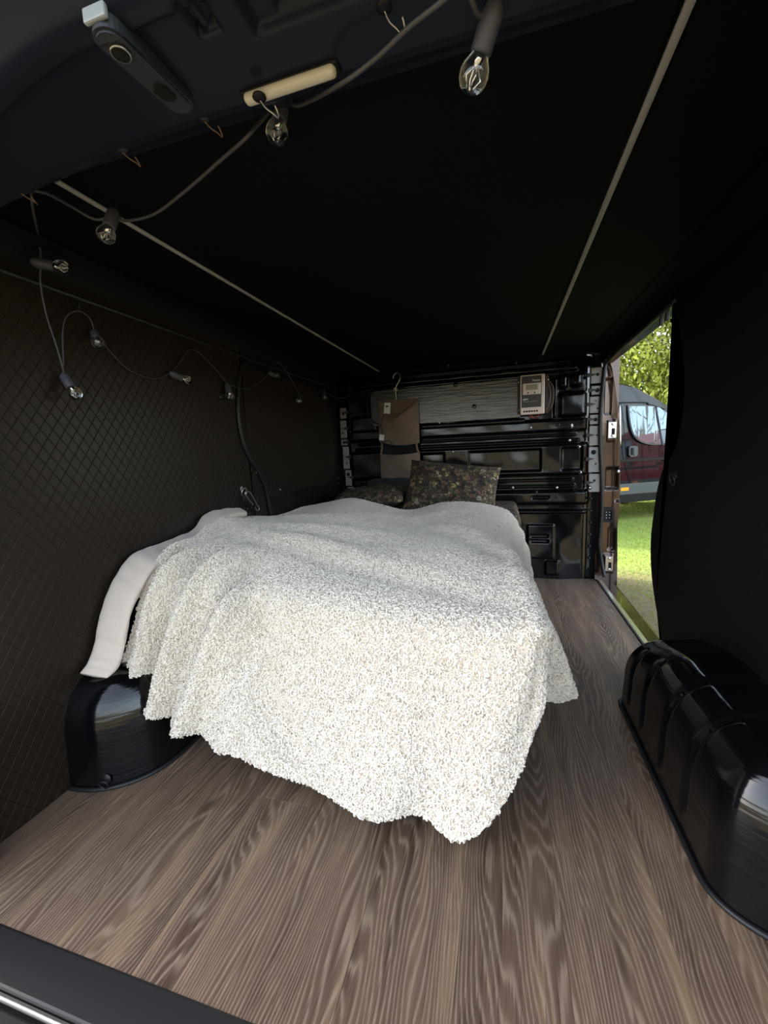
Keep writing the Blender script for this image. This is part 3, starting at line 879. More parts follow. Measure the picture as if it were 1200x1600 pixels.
wheel_arch('glossy black wheel arch cover on the left, half under the blanket', -1, 0.700, 1.455, 0.285, 0.205, 0.19)

# ================================================================== OUTSIDE
tag(box('ground', (0, 20, -0.56), (160, 160, 0.02), M['meadow']), kind='structure')
rg = random.Random(3)
V, F = [], []
for k in range(30000):
    y = 2.6 + 9.5 * rg.random()
    x = 0.95 + (y * 0.52) * rg.random()
    hgt = 0.008 + 0.018 * rg.random(); a = rg.random() * PI; wd = 0.004 + 0.003 * y / 5
    dx, dy = math.cos(a) * wd, math.sin(a) * wd
    lx, ly = (rg.random() - .5) * 0.04, (rg.random() - .5) * 0.04
    i = len(V)
    V += [(x - dx, y - dy, -0.552), (x + dx, y + dy, -0.552), (x + lx, y + ly, -0.55 + hgt)]
    F.append((i, i + 1, i + 2))
tag(mesh_obj('grass', V, F, M['grass']), 'short patchy meadow grass outside the sliding door', 'grass', kind='stuff')


hills = []
HN = 90
V = []; F = []
for k in range(HN + 1):
    a = 2 * PI * k / HN
    hz = 3.2 + 2.2 * math.sin(a + 0.6) + 0.8 * math.sin(a * 7) + 0.4 * math.sin(a * 17)
    for (rad, zz) in ((62, -0.6), (66, hz * 0.7), (72, hz), (95, -0.6)): V.append((rad * math.cos(a), rad * math.sin(a), zz))
for k in range(HN):
    for j in range(3): F.append((k * 4 + j, (k + 1) * 4 + j, (k + 1) * 4 + j + 1, k * 4 + j + 1))
tag(mesh_obj('distant_hills', V, F, mat('wooded_hillside', (0.035, 0.055, 0.018), 0.95, noise_amt=0.5, noise_scale=0.5), None, True), kind='structure')


def tree(label, x, y, h, r, n, seed, zlo=0.12, group='trees behind the parked van'):
    rr = random.Random(seed)
    t = tag(empty('leafy_tree', (x, y, -0.55)), label, 'tree', group)
    V, F = [], []
    blobs = [(rr.uniform(-r, r) * 0.6, rr.uniform(-r, r) * 0.5, rr.uniform(zlo, 0.92) * h, rr.uniform(0.35, 0.65) * r) for _ in range(34)]
    for k in range(n):
        bx, by, bz, br = blobs[k % 34]
        d = Vector((rr.gauss(0, 1), rr.gauss(0, 1), rr.gauss(0, 1))).normalized() * br * (0.55 + 0.55 * rr.random())
        c = Vector((bx, by, bz)) + d
        if c.z < 0.1: c.z = 0.1 + rr.random() * 0.4
        q = Euler((rr.random() * 6.28, rr.random() * 6.28, rr.random() * 6.28)).to_matrix()
        s = rr.uniform(0.045, 0.10)
        i = len(V)
        V += [c + q @ Vector(p) for p in ((-s, 0, 0), (0, -s * .45, s * .1), (s, 0, 0), (0, s * .45, s * .1))]
        F.append((i, i + 1, i + 2, i + 3))
    tag(mesh_obj('foliage', V, F, M['leaf'], t), kind='stuff')
    tube('trunk', [(0, 0, -0.02), (0.05, 0.03, h * 0.3), (-0.04, 0, h * 0.8)], 0.09, M['bark'], t, 8, rfn=lambda q: 0.11 - 0.08 * q)
    for k in range(7):
        a = rr.random() * 6.28; z0 = h * rr.uniform(0.15, 0.6)
        tube('branch', [(0, 0, z0), (math.cos(a) * r * .4, math.sin(a) * r * .4, z0 + h * .12), (math.cos(a) * r * .95, math.sin(a) * r * .9, z0 + h * .3)], 0.02, M['bark'], t, 5, n=3, rfn=lambda q: 0.03 - 0.022 * q)
    return t
TR = [('yellow-green leafy tree rising just right of the brown door pillar', 1.9, 14.2, 7.5, 2.0),
      ('yellow-green leafy tree above the roof of the black parked van', 4.3, 13.8, 7.8, 2.1),
      ('yellow-green leafy tree above the bonnet end of the black parked van', 6.8, 13.2, 7.2, 2.2),
      ('leafy tree in the second row behind the black van, left one', 3.0, 16.6, 9.0, 2.4),
      ('leafy tree in the second row behind the black van, right one', 6.2, 16.2, 9.0, 2.6)]
for k, (lb, x, y, h, r) in enumerate(TR): tree(lb, x, y, h, r, 26000, 20 + k)
tree('tall tree at the right, seen only mirrored in the black van roof', 20.5, 4.4, 12.0, 2.6, 14000, 77, 0.52, None)


def panel_van(name, label, loc, rz, paint, cat='van'):
    """A tall panel van: X forward, Y into the body from the side we see, Z up from the ground."""
    v = tag(empty(name, loc, (0, 0, rz)), label, cat)
    Wd = 2.0
    body = [(-3.6, 0.40), (-3.62, 2.2), (-3.5, 2.42), (-0.3, 2.44), (0.0, 2.42), (0.20, 2.36), (0.42, 2.27), (0.74, 2.12), (1.02, 1.97), (1.24, 1.84), (1.75, 1.36), (2.0, 1.26), (2.30, 1.05), (2.42, 0.8), (2.42, 0.40), (1.95, 0.34)]
    n = 9
    cut = body + [(1.95 - 0.42 + 0.42 * math.cos(PI * k / n), 0.34 + 0.42 * math.sin(PI * k / n)) for k in range(1, n + 1)]
    cut += [(1.1, 0.40), (-2.0, 0.40)]
    cut += [(-2.42 + 0.42 * math.cos(PI * k / n), 0.40 + 0.40 * math.sin(PI * k / n)) for k in range(1, n + 1)]
    bm = bmesh.new()
    def lean(z): return 0.10 * max(0, (z - 1.1) / 1.35) ** 1.5
    NL = 14
    add_prism(bm, cut, lambda x, z: Vector((x, lean(z), z)), lambda x, z: Vector((x, Wd - lean(z), z)))
    es = [e for e in bm.edges if len(e.link_faces) == 2 and all(vv.co.z > 0.9 for vv in e.verts) and e.calc_face_angle(0) > 1.2]
    bmesh.ops.recalc_face_normals(bm, faces=bm.faces[:])
    bmesh.ops.bevel(bm, geom=es, offset=0.07, segments=4, affect='EDGES', profile=0.5)
    bmesh.ops.triangulate(bm, faces=[f for f in bm.faces if len(f.verts) > 4])
    bm_obj('body_shell', bm, paint, v)
    sd = lambda o_: (lambda x, z: Vector((x, lean(z) - o_, z)))
    prism('side_cladding', [(-1.9, 0.34), (-1.9, 0.66), (1.08, 0.66), (1.08, 0.34)], sd(0.02), sd(-0.05), M['cladding'], v, 0.004)
    prism('lower_trim', [(-1.9, 0.32), (-1.9, 0.47), (1.08, 0.47), (1.08, 0.32)], sd(0.028), sd(-0.05), M['plain_dark'], v, 0.004)
    prism('rub_strip', [(-1.9, 1.055), (-1.9, 1.10), (1.6, 1.10), (1.6, 1.055)], sd(0.014), sd(-0.02), M['plain_dark'], v, 0.003)
    w1 = [(p.x, p.y) for p in catmull([(0.07, 2.0, 0), (0.12, 2.03, 0), (0.58, 2.02, 0), (0.62, 2.0, 0), (0.66, 1.75, 0), (0.74, 1.39, 0), (0.70, 1.35, 0), (0.48, 1.365, 0), (0.30, 1.42, 0), (0.17, 1.53, 0), (0.10, 1.72, 0)], 4, True)]
    w2 = [(p.x, p.y) for p in catmull([(0.68, 2.0, 0), (0.82, 1.94, 0), (1.02, 1.83, 0), (1.28, 1.62, 0), (1.42, 1.45, 0), (1.36, 1.37, 0), (1.10, 1.34, 0), (0.84, 1.34, 0), (0.80, 1.37, 0), (0.73, 1.70, 0)], 4, True)]
    for nm, poly in (('door_window', w1), ('quarter_window', w2)):
        cx = sum(p[0] for p in poly) / len(poly); cz = sum(p[1] for p in poly) / len(poly)
        big = [(cx + (p[0] - cx) * 1.06, cz + (p[1] - cz) * 1.06) for p in poly]
        f = prism('window_frame', big, sd(0.004), sd(-0.01), M['cladding'], v)
        prism(nm, poly, sd(0.009), sd(-0.01), M['carglass'], f)
    def line(nm, pts, r=0.006, mt=M['hole']):
        tube(nm, [(x, lean(z) - 0.001, z) for x, z in pts], r, mt, v, 6)
    line('door_gap', [(-0.17, 2.12), (-0.09, 2.03), (-0.05, 1.6), (-0.01, 1.18), (0.06, 0.85), (0.14, 0.60), (0.17, 0.47)])
    line('cargo_door_gap', [(-0.22, 2.42), (-0.24, 1.6), (-0.24, 0.7)], 0.008)
    line('roof_gutter', [(-2.5, 2.10), (0.2, 2.10), (0.5, 2.06), (0.85, 1.97)], 0.012, M['rubber'])
    line('pillar_trim', [(-0.12, 2.05), (-0.13, 1.35)], 0.016, M['steel'])
    h = prism('door_handle', rrect(0.06, 0.24, 1.14, 1.33, 0.05), sd(0.012), sd(-0.01), M['cladding'], v)
    prism('handle_recess', rrect(0.08, 0.13, 1.17, 1.30, 0.02), sd(0.014), sd(0), M['hole'], h)
    prism('grip', rrect(0.14, 0.17, 1.16, 1.31, 0.014), sd(0.035), sd(0.01), M['cladding'], h)
    mr = box('wing_mirror', (1.08, -0.16, 1.50), (0.10, 0.22, 0.30), M['plain_dark'], v, 0.04, 3)
    box('mirror_glass', (1.027, -0.16, 1.50), (0.004, 0.17, 0.25), M['chrome'], mr, 0.001, 1)
    prism('marker_lamp', [(-0.11, 0.535), (-0.11, 0.595), (0.06, 0.595), (0.06, 0.535)], sd(0.026), sd(0), M['orange'], v, 0.003)
    for wx_ in (1.53, -2.42):
        for yy in (0.13, Wd - 0.13):
            wl = lathe('wheel', [(0.22, -0.10), (0.31, -0.10), (0.345, -0.07), (0.345, 0.07), (0.31, 0.10), (0.22, 0.10)], M['tyre'], v, 28, frame_mtx((wx_, yy, 0.345), (0, 1, 0)))
            lathe('rim', [(0, -0.05), (0.06, -0.075), (0.10, -0.05), (0.20, -0.065), (0.225, -0.10), (0.225, 0.06), (0, 0.06)], M['steel'], wl, 20, frame_mtx((wx_, yy, 0.345), (0, 1, 0)))
    return v
panel_van('parked_van', 'black high-roof van parked on the grass beyond the sliding door', (2.4, 8.3, -0.55), math.radians(30), M['black_paint'])
panel_van('red_van', 'red van parked to the right, seen only as a reflection in glossy black paint', (10.4, 6.4, -0.55), math.radians(-84), M['red_paint'])

# ================================================================== BED
bed = tag(empty('bed', (-0.25, 1.75, 0)), 'low bed platform with mattress hidden under the cream blanket', 'bed')
T = Vector(bed.location)
box('bed_base', Vector((-0.22, 1.86, 0.15)) - T, (0.80, 1.50, 0.29), M['plain_dark'], bed, 0.01)
bm = bmesh.new(); add_box(bm, Vector((-0.26, 1.80, 0.385)) - T, (1.10, 1.64, 0.165), 0.05, 5)
bm_obj('mattress', bm, M['mattress'], bed, True)
bm = bmesh.new(); add_box(bm, (0, 0, 0), (1.14, 0.62, 0.085), 0.040, 5)
duvet = bm_obj('duvet', bm, M['floral'], None, True)
duvet.location = (-0.212, 2.35, 0.482)
tag(duvet, 'dark floral duvet peeking out behind the far edge of the blanket', 'duvet')

ROWS = [
    [(-0.861, 2.080, 0.557), (-0.767, 2.120, 0.570), (-0.665, 2.160, 0.586), (-0.554, 2.200, 0.598), (-0.409, 2.200, 0.571), (-0.225, 2.200, 0.530), (-0.049, 2.220, 0.559), (0.107, 2.200, 0.563), (0.239, 2.120, 0.557), (0.314, 2.050, 0.535)],
    [(-0.826, 1.800, 0.561), (-0.711, 1.800, 0.561), (-0.579, 1.800, 0.580), (-0.429, 1.800, 0.592), (-0.288, 1.800, 0.571), (-0.136, 1.800, 0.547), (0.010, 1.800, 0.562), (0.122, 1.800, 0.562), (0.209, 1.780, 0.549), (0.282, 1.750, 0.522)],
    [(-0.823, 1.500, 0.609), (-0.690, 1.500, 0.593), (-0.540, 1.500, 0.594), (-0.384, 1.500, 0.589), (-0.236, 1.500, 0.569), (-0.083, 1.500, 0.550), (0.055, 1.480, 0.556), (0.160, 1.460, 0.552), (0.242, 1.440, 0.530), (0.313, 1.420, 0.500)],
    [(-0.782, 1.300, 0.636), (-0.660, 1.280, 0.599), (-0.502, 1.260, 0.588), (-0.344, 1.240, 0.581), (-0.188, 1.220, 0.566), (-0.045, 1.200, 0.553), (0.087, 1.180, 0.550), (0.182, 1.160, 0.542), (0.261, 1.140, 0.524), (0.330, 1.120, 0.504)],
    [(-0.756, 1.160, 0.592), (-0.648, 1.120, 0.576), (-0.489, 1.080, 0.555), (-0.324, 1.060, 0.538), (-0.173, 1.040, 0.526), (-0.036, 1.020, 0.516), (0.097, 1.000, 0.508), (0.194, 0.980, 0.500), (0.277, 0.960, 0.493), (0.344, 0.960, 0.489)],
    [(-0.744, 1.030, 0.578), (-0.639, 0.970, 0.542), (-0.492, 0.940, 0.513), (-0.318, 0.920, 0.503), (-0.162, 0.900, 0.495), (-0.021, 0.880, 0.488), (0.105, 0.860, 0.484), (0.203, 0.850, 0.478), (0.289, 0.850, 0.479), (0.355, 0.860, 0.482)],
    [(-0.750, 0.950, 0.504), (-0.636, 0.900, 0.478), (-0.491, 0.875, 0.441), (-0.326, 0.860, 0.416), (-0.168, 0.845, 0.403), (-0.025, 0.830, 0.397), (0.096, 0.815, 0.398), (0.199, 0.810, 0.402), (0.288, 0.820, 0.423), (0.351, 0.840, 0.430)],
    [(-0.760, 0.890, 0.397), (-0.660, 0.860, 0.351), (-0.531, 0.840, 0.299), (-0.352, 0.820, 0.270), (-0.185, 0.805, 0.260), (-0.035, 0.790, 0.259), (0.092, 0.780, 0.266), (0.197, 0.780, 0.291), (0.282, 0.800, 0.336), (0.348, 0.830, 0.368)],
    [(-0.778, 0.850, 0.306), (-0.677, 0.830, 0.231), (-0.550, 0.810, 0.195), (-0.374, 0.800, 0.166), (-0.201, 0.785, 0.137), (-0.040, 0.765, 0.140), (0.089, 0.765, 0.153), (0.189, 0.760, 0.181), (0.269, 0.790, 0.248), (0.346, 0.820, 0.311)],
    [(-0.799, 0.830, 0.242), (-0.680, 0.810, 0.180), (-0.558, 0.800, 0.145), (-0.386, 0.790, 0.112), (-0.209, 0.775, 0.076), (-0.041, 0.755, 0.048), (0.073, 0.770, 0.058), (0.176, 0.745, 0.043), (0.260, 0.780, 0.131), (0.323, 0.810, 0.221)],
]
SIDE = [
    [(0.375, 2.00, 0.42), (0.388, 1.97, 0.26)], [(0.362, 1.76, 0.43), (0.380, 1.74, 0.30)], [(0.352, 1.44, 0.38), (0.366, 1.44, 0.24)],
    [(0.366, 1.20, 0.37), (0.390, 1.20, 0.21)], [(0.384, 1.08, 0.37), (0.432, 1.11, 0.185)], [(0.392, 0.99, 0.395), (0.455, 1.09, 0.195)],
    [(0.378, 0.95, 0.38), (0.412, 1.08, 0.18)], [(0.358, 0.91, 0.34), (0.370, 1.03, 0.21)], [(0.340, 0.88, 0.28), (0.335, 0.95, 0.23)], [(0.318, 0.87, 0.235), (0.312, 0.90, 0.23)]]
CP = np.array([[list(p) for p in r] + [list(p) for p in s] for r, s in zip(ROWS, SIDE)])      # rows x columns x 3


def cm(P, t):
    """Catmull-Rom of array P along axis 0 at parameters t."""
    n = P.shape[0]
    i = np.clip(np.floor(t).astype(int), 0, n - 2)
    f = (t - i)[(...,) + (None,) * (P.ndim - 1)]
    g = lambda k: P[np.clip(i + k, 0, n - 1)]
    p0, p1, p2, p3 = g(-1), g(0), g(1), g(2)
    return 0.5 * (2 * p1 + (p2 - p0) * f + (2 * p0 - 5 * p1 + 4 * p2 - p3) * f ** 2 + (3 * p1 - p0 - 3 * p2 + p3) * f ** 3)


NU, NV = 300, 260
uu = np.linspace(0, 11, NU + 1); vv = np.linspace(0, 9, NV + 1)
S = cm(CP, vv)                                   # (NV+1, 12, 3)
S = np.transpose(cm(np.transpose(S, (1, 0, 2)), uu), (1, 0, 2))
du = np.gradient(S, axis=1); dv = np.gradient(S, axis=0)
Nn = np.cross(dv, du); Nn /= np.linalg.norm(Nn, axis=2, keepdims=True) + 1e-9
U, Vv = np.meshgrid(uu, vv)
if Nn[NV // 3, NU // 3, 2] < 0: Nn = -Nn
def bump1(x, c, w_): return np.exp(-((x - c) / w_) ** 2)
disp = np.zeros_like(U)
# gathers fanning out at the near left corner
fan = ss(3.2, 5.2, Vv) * (1 - ss(2.0, 3.4, U)) * ss(-0.2, 0.7, U)
disp += fan * 0.028 * np.sin((U * 1.0 + 0.12 * (Vv - 5)) * 2 * PI * 1.25 + 0.8)
disp += fan * 0.009 * np.sin(U * 17 + Vv * 1.1)
# long arc crease running down from that corner
arc = 2.4 + 0.13 * np.clip(Vv - 4, 0, 9) ** 1.75
disp += -0.036 * bump1(U, arc, 0.32) * ss(3.6, 4.6, Vv) * (1 - ss(7.6, 8.8, Vv))
disp += 0.016 * bump1(U, arc - 0.6, 0.35) * ss(3.6, 4.6, Vv) * (1 - ss(7.6, 8.8, Vv))
# creases on the top
for cv, cu, wu, am, sl in ((3.15, 2.2, 2.3, 0.012, 0.10), (2.5, 3.0, 2.4, 0.010, -0.08), (1.7, 2.5, 2.0, 0.010, 0.06), (0.95, 5.4, 1.6, 0.010, -0.20), (1.9, 7.0, 1.5, 0.010, 0.22), (3.6, 5.8, 2.5, 0.006, 0.12)):
    c = cv + sl * (U - cu)
    disp += (am * bump1(Vv, c, 0.22) - am * bump1(Vv, c + 0.42, 0.26)) * bump1(U, cu, wu)
# vertical waves of the hanging front
hang = ss(5.2, 8.8, Vv) * ss(3.0, 4.2, U) * (1 - ss(8.6, 9.6, U))
disp += hang * 0.012 * np.sin(U * 2.5 + 0.3)
disp += hang * 0.010 * bump1(U, 7.6, 0.6) - hang * 0.016 * bump1(U, 6.2, 0.5)
# fold at the near right corner
disp += -0.020 * bump1(U, 9.0 - 0.35 * np.clip(Vv - 6, 0, 9) * 0.5, 0.35) * ss(5.0, 6.2, Vv) * (1 - ss(7.8, 8.8, Vv))
# ribs in the shaded side at the far right
disp += 0.004 * np.sin(U * 13) * ss(9.0, 9.6, U) * (1 - ss(2.0, 3.5, Vv))
rn = np.random.RandomState(5)
for k in range(10):
    a, b_, ph = rn.uniform(0.5, 2.2), rn.uniform(0.5, 2.2), rn.uniform(0, 6.28)
    disp += 0.0013 * np.sin(a * U + b_ * Vv * (1 if k % 2 else -1) + ph)
P = S + Nn * disp[..., None]
P[..., 0] = np.maximum(P[..., 0], -0.825)
P[..., 2] = np.maximum(P[..., 2], 0.018)
BV = [tuple(p) for p in P.reshape(-1, 3)]
BF = [(j * (NU + 1) + i, j * (NU + 1) + i + 1, (j + 1) * (NU + 1) + i + 1, (j + 1) * (NU + 1) + i) for j in range(NV) for i in range(NU)]
blanket = mesh_obj('blanket', BV, BF, M['gap_shade'], None, True)
tag(blanket, 'cream curly sherpa blanket draped over the bed and hanging towards the floor', 'blanket')
sol = blanket.modifiers.new('thickness', 'SOLIDIFY'); sol.thickness = 0.009; sol.offset = -1
fn = blanket.data.polygons[(NV // 3) * NU + NU // 3].normal
if fn.z < 0: blanket.data.flip_normals()

# curly pile: short arcs of yarn scattered over the blanket
pile = mesh_obj('curly_pile', BV, BF, M['sherpa'], blanket, True)
if pile.data.polygons[(NV // 3) * NU + NU // 3].normal.z < 0: pile.data.flip_normals()
tag(pile, kind='stuff')
ng = bpy.data.node_groups.new('curls', 'GeometryNodeTree')
ng.interface.new_socket('Geometry', in_out='INPUT', socket_type='NodeSocketGeometry')
ng.interface.new_socket('Geometry', in_out='OUTPUT', socket_type='NodeSocketGeometry')
gi = ng.nodes.new('NodeGroupInput'); go = ng.nodes.new('NodeGroupOutput')
ds = ng.nodes.new('GeometryNodeDistributePointsOnFaces'); ds.inputs['Density'].default_value = 75000; ds.inputs['Seed'].default_value = 4
ar = ng.nodes.new('GeometryNodeCurveArc'); ar.mode = 'RADIUS'
ar.inputs['Resolution'].default_value = 6; ar.inputs['Radius'].default_value = 0.0036; ar.inputs['Sweep Angle'].default_value = math.radians(235)
cc = ng.nodes.new('GeometryNodeCurvePrimitiveCircle'); cc.mode = 'RADIUS'; cc.inputs['Resolution'].default_value = 5; cc.inputs['Radius'].default_value = 0.0016
c2 = ng.nodes.new('GeometryNodeCurveToMesh')
sm = ng.nodes.new('GeometryNodeSetMaterial'); sm.inputs['Material'].default_value = M['sherpa']
ip = ng.nodes.new('GeometryNodeInstanceOnPoints')
rr_ = ng.nodes.new('FunctionNodeRandomValue'); rr_.data_type = 'FLOAT_VECTOR'
rr_.inputs[0].default_value = (0, 0, 0); rr_.inputs[1].default_value = (6.28, 6.28, 6.28)
rs_ = ng.nodes.new('FunctionNodeRandomValue'); rs_.data_type = 'FLOAT'
rs_.inputs[2].default_value = 0.65; rs_.inputs[3].default_value = 1.35
lk = ng.links.new
lk(gi.outputs[0], ds.inputs['Mesh']); lk(ar.outputs['Curve'], c2.inputs['Curve']); lk(cc.outputs['Curve'], c2.inputs['Profile Curve'])
lk(c2.outputs[0], sm.inputs[0]); lk(sm.outputs[0], ip.inputs['Instance']); lk(ds.outputs['Points'], ip.inputs['Points'])
lk(rr_.outputs[0], ip.inputs['Rotation']); lk(rs_.outputs[1], ip.inputs['Scale']); lk(ip.outputs[0], go.inputs[0])
pile.modifiers.new('curls', 'NODES').node_group = ng

# turned-over edge along the wall, smooth fleece side out
EO = [(-0.829, 1.508, 0.625), (-0.829, 1.413, 0.639), (-0.829, 1.317, 0.636), (-0.829, 1.241, 0.59), (-0.829, 1.145, 0.575), (-0.829, 1.048, 0.571), (-0.829, 0.967, 0.56), (-0.829, 0.916, 0.52), (-0.829, 0.873, 0.466), (-0.829, 0.844, 0.41), (-0.829, 0.82, 0.353), (-0.829, 0.793, 0.31), (-0.829, 0.765, 0.291)]
EI = [(-0.76, 1.469, 0.614), (-0.755, 1.364, 0.622), (-0.75, 1.279, 0.612), (-0.745, 1.197, 0.572), (-0.74, 1.091, 0.560), (-0.735, 1.006, 0.545), (-0.735, 0.95, 0.53), (-0.74, 0.906, 0.484), (-0.745, 0.871, 0.436), (-0.75, 0.854, 0.386), (-0.76, 0.842, 0.331), (-0.765, 0.822, 0.289), (-0.775, 0.793, 0.266)]
eo, ei = catmull(EO, 8), catmull(EI, 8)
V, F = [], []
SG = 20
for k, (a, b_) in enumerate(zip(eo, ei)):
    t = (eo[min(k + 1, len(eo) - 1)] - eo[max(k - 1, 0)]).normalized()
    wv = (b_ - a) / 2 * 1.08
    nv = t.cross(wv).normalized()
    if nv.z < 0 and k < 50: nv = -nv
    if k >= 50 and nv.dot(Vector((0.2, -1, 0.3))) < 0: nv = -nv
    c = (a + b_) / 2 + nv * 0.007
    wob = 0.002 * math.sin(k * 0.45) + 0.0015 * math.sin(k * 1.1)
    for s_ in range(SG):
        an = 2 * PI * s_ / SG
        th_ = 0.013 + wob - 0.005 * math.exp(-((math.cos(an) - 0.15) / 0.12) ** 2) * (math.sin(an) > 0)
        p = c + wv * math.copysign(abs(math.cos(an)) ** 0.7, math.cos(an)) + nv * (math.copysign(abs(math.sin(an)) ** 0.8, math.sin(an)) * th_)
        p.x = max(p.x, -0.832)
        V.append(p)
for k in range(len(eo) - 1):
    for s_ in range(SG):
        F.append((k * SG + s_, k * SG + (s_ + 1) % SG, (k + 1) * SG + (s_ + 1) % SG, (k + 1) * SG + s_))
F.append(tuple(range(SG))[::-1]); F.append(tuple((len(eo) - 1) * SG + s_ for s_ in range(SG)))
te = mesh_obj('turned_edge', V, F, M['fleece'], blanket, True)
te['label'] = 'smooth beige fleece border turned over along the wall'


def pillow(name, label, cat, w_, h_, t_, loc, rot, material, pinch=0.05):
    nx_, ny_ = 46, 34
    V, F = [], []
    rp = random.Random(len(label))
    ph = [rp.uniform(0, 6.28) for _ in range(6)]
    for side in (1, -1):
        for j in range(ny_ + 1):
            for i in range(nx_ + 1):
                a, b_ = -1 + 2 * i / nx_, -1 + 2 * j / ny_
                ex = 1 - pinch * (1 - b_ * b_) if abs(a) > 0 else 1
                x = a * w_ / 2 * (1 - pinch * (1 - b_ * b_)); y = b_ * h_ / 2 * (1 - pinch * (1 - a * a))
                z = side * t_ / 2 * max(0, (1 - a ** 4)) ** 0.6 * max(0, (1 - b_ ** 4)) ** 0.6
                z += 0.006 * math.sin(a * 5 + ph[0]) * math.sin(b_ * 4 + ph[1]) * (1 - a * a) * (1 - b_ * b_) + 0.004 * math.sin(a * 11 + b_ * 7 + ph[2]) * (1 - a ** 4) * (1 - b_ ** 4)
                V.append((x, y, z))
        o_ = 0 if side == 1 else (nx_ + 1) * (ny_ + 1)
        for j in range(ny_):
            for i in range(nx_):
                q = (o_ + j * (nx_ + 1) + i, o_ + j * (nx_ + 1) + i + 1, o_ + (j + 1) * (nx_ + 1) + i + 1, o_ + (j + 1) * (nx_ + 1) + i)
                F.append(q if side == 1 else q[::-1])
    o = mesh_obj(name, V, F, material, None, True)
    bm = bmesh.new(); bm.from_mesh(o.data); bmesh.ops.remove_doubles(bm, verts=bm.verts[:], dist=1e-5); bm.to_mesh(o.data); bm.free()
    o.location = loc; o.rotation_euler = rot
    tag(o, label, cat)
    return o
pillow('floral_pillow', 'dark floral print pillow propped up against the bulkhead', 'pillow', 0.54, 0.34, 0.13, (-0.02, 2.42, 0.625), (math.radians(58), math.radians(7), 0.0), M['floral'])
pillow('floral_pillow', 'dark floral print pillow lying flat at the left head end of the bed', 'pillow', 0.46, 0.36, 0.11, (-0.52, 2.40, 0.585), (math.radians(8), math.radians(-4), 0.1), M['floral'])
pillow('grey_cushion', 'plain charcoal cushion behind the flat floral pillow', 'cushion', 0.36, 0.22, 0.10, (-0.44, 2.585, 0.605), (math.radians(35), 0.0, 0.0), M['grey_fabric'])

# ================================================================== BULKHEAD THINGS
YB = 2.722
board = tag(empty('plywood_board', (-0.105, YB, 1.146), (math.radians(1.6), 0, 0)), 'glossy black stained plywood board screwed across the top of the bulkhead', 'board')
T = Vector(board.location)
BP = rrect(-0.585, 0.392, 1.032, 1.262, 0.03)
prism('board_sheet', BP, lambda x, z: Vector((x, YB, z)) - T, lambda x, z: Vector((x, YB + 0.012, z)) - T, M['board'], board)
for (px, py) in ((712, 601), (741, 635)):
    p = on(px, py, y=YB) - T
    b_ = lathe('fixing_hole', [(0.008, 0.001), (0.014, 0.001), (0.014, -0.001), (0.008, -0.001)], M['hole'], board, 24, frame_mtx(p + Vector((0, -0.001, 0)), (0, -1, 0)))
    lathe('bolt', [(0, 0.004), (0.004, 0.004), (0.006, 0)], M['hole'], b_, 12, frame_mtx(p + Vector((0, -0.001, 0.003)), (0, -1, 0)))
for (px, py) in ((806, 598), (806, 642), (686, 661)):
    lathe('screw', [(0, 0.003), (0.005, 0.002), (0.006, 0)], M['chrome'], board, 10, frame_mtx(on(px, py, y=YB) - T, (0, -1, 0)))

# solar charge controller
ctl = tag(empty('charge_controller', (0.443, YB, 1.157)), 'pale metal solar charge controller with dark face and small display', 'controller')
T = Vector(ctl.location)
box('mounting_plate', Vector((0.449, YB - 0.002, 1.157)) - T, (0.178, 0.006, 0.215), M['face'], ctl, 0.002)
box('housing', Vector((0.443, YB - 0.025, 1.157)) - T, (0.138, 0.044, 0.232), M['alloy'], ctl, 0.004, 2)
box('front_label', Vector((0.438, YB - 0.0475, 1.174)) - T, (0.112, 0.002, 0.182), M['face'], ctl, 0.0008, 1)
bz = box('display_bezel', Vector((0.438, YB - 0.050, 1.190)) - T, (0.102, 0.006, 0.066), M['alloy'], ctl, 0.003, 2)
box('display', Vector((0.440, YB - 0.0535, 1.199)) - T, (0.066, 0.002, 0.030), M['lcd'], bz, 0.0008, 1)
for dx in (-0.020, 0.018):
    lathe('button', [(0, 0.002), (0.0042, 0.002), (0.005, 0)], M['face'], bz, 12, frame_mtx(Vector((0.438 + dx, YB - 0.053, 1.168)) - T, (0, -1, 0)))
for k in range(6):
    lathe('terminal', [(0, 0.001), (0.0055, 0.001), (0.0055, -0.001)], M['hole'], ctl, 12, frame_mtx(Vector((0.398 + k * 0.0145, YB - 0.0478, 1.060)) - T, (0, -1, 0)))
for sx in (-0.083, 0.083):
    for dz in (-0.085, 0.085):
        lathe('screw', [(0, 0.003), (0.005, 0.002), (0.006, 0)], M['chrome'], ctl, 10, frame_mtx(Vector((0.449 + sx, YB - 0.006, 1.157 + dz)) - T, (0, -1, 0)))
def text(body_, size, loc, parent, material=M['print'], bold=0.0):
    c = bpy.data.curves.new('lettering', 'FONT'); c.body = body_; c.size = size; c.extrude = 0.0004; c.offset = bold
    c.resolution_u = 3
    o = bpy.data.objects.new('lettering', c); COL.objects.link(o)
    dg = bpy.context.evaluated_depsgraph_get()
    me = bpy.data.meshes.new_from_object(o.evaluated_get(dg))
    bpy.data.objects.remove(o)
    me.materials.clear(); me.materials.append(material)
    me.transform(Matrix.Rotation(PI / 2, 4, 'X'))
    o = bpy.data.objects.new('lettering', me); COL.objects.link(o); o.parent = parent; o.location = loc
    return o
text('Tracer', 0.0165, Vector((0.441, YB - 0.0488, 1.233)) - T, ctl, bold=0.0002)
text('MPPT', 0.0125, Vector((0.390, YB - 0.0488, 1.126)) - T, ctl, bold=0.0003)
box('fine_print_line', Vector((0.430, YB - 0.0487, 1.117)) - T, (0.076, 0.0006, 0.0012), M['alloy'], ctl)
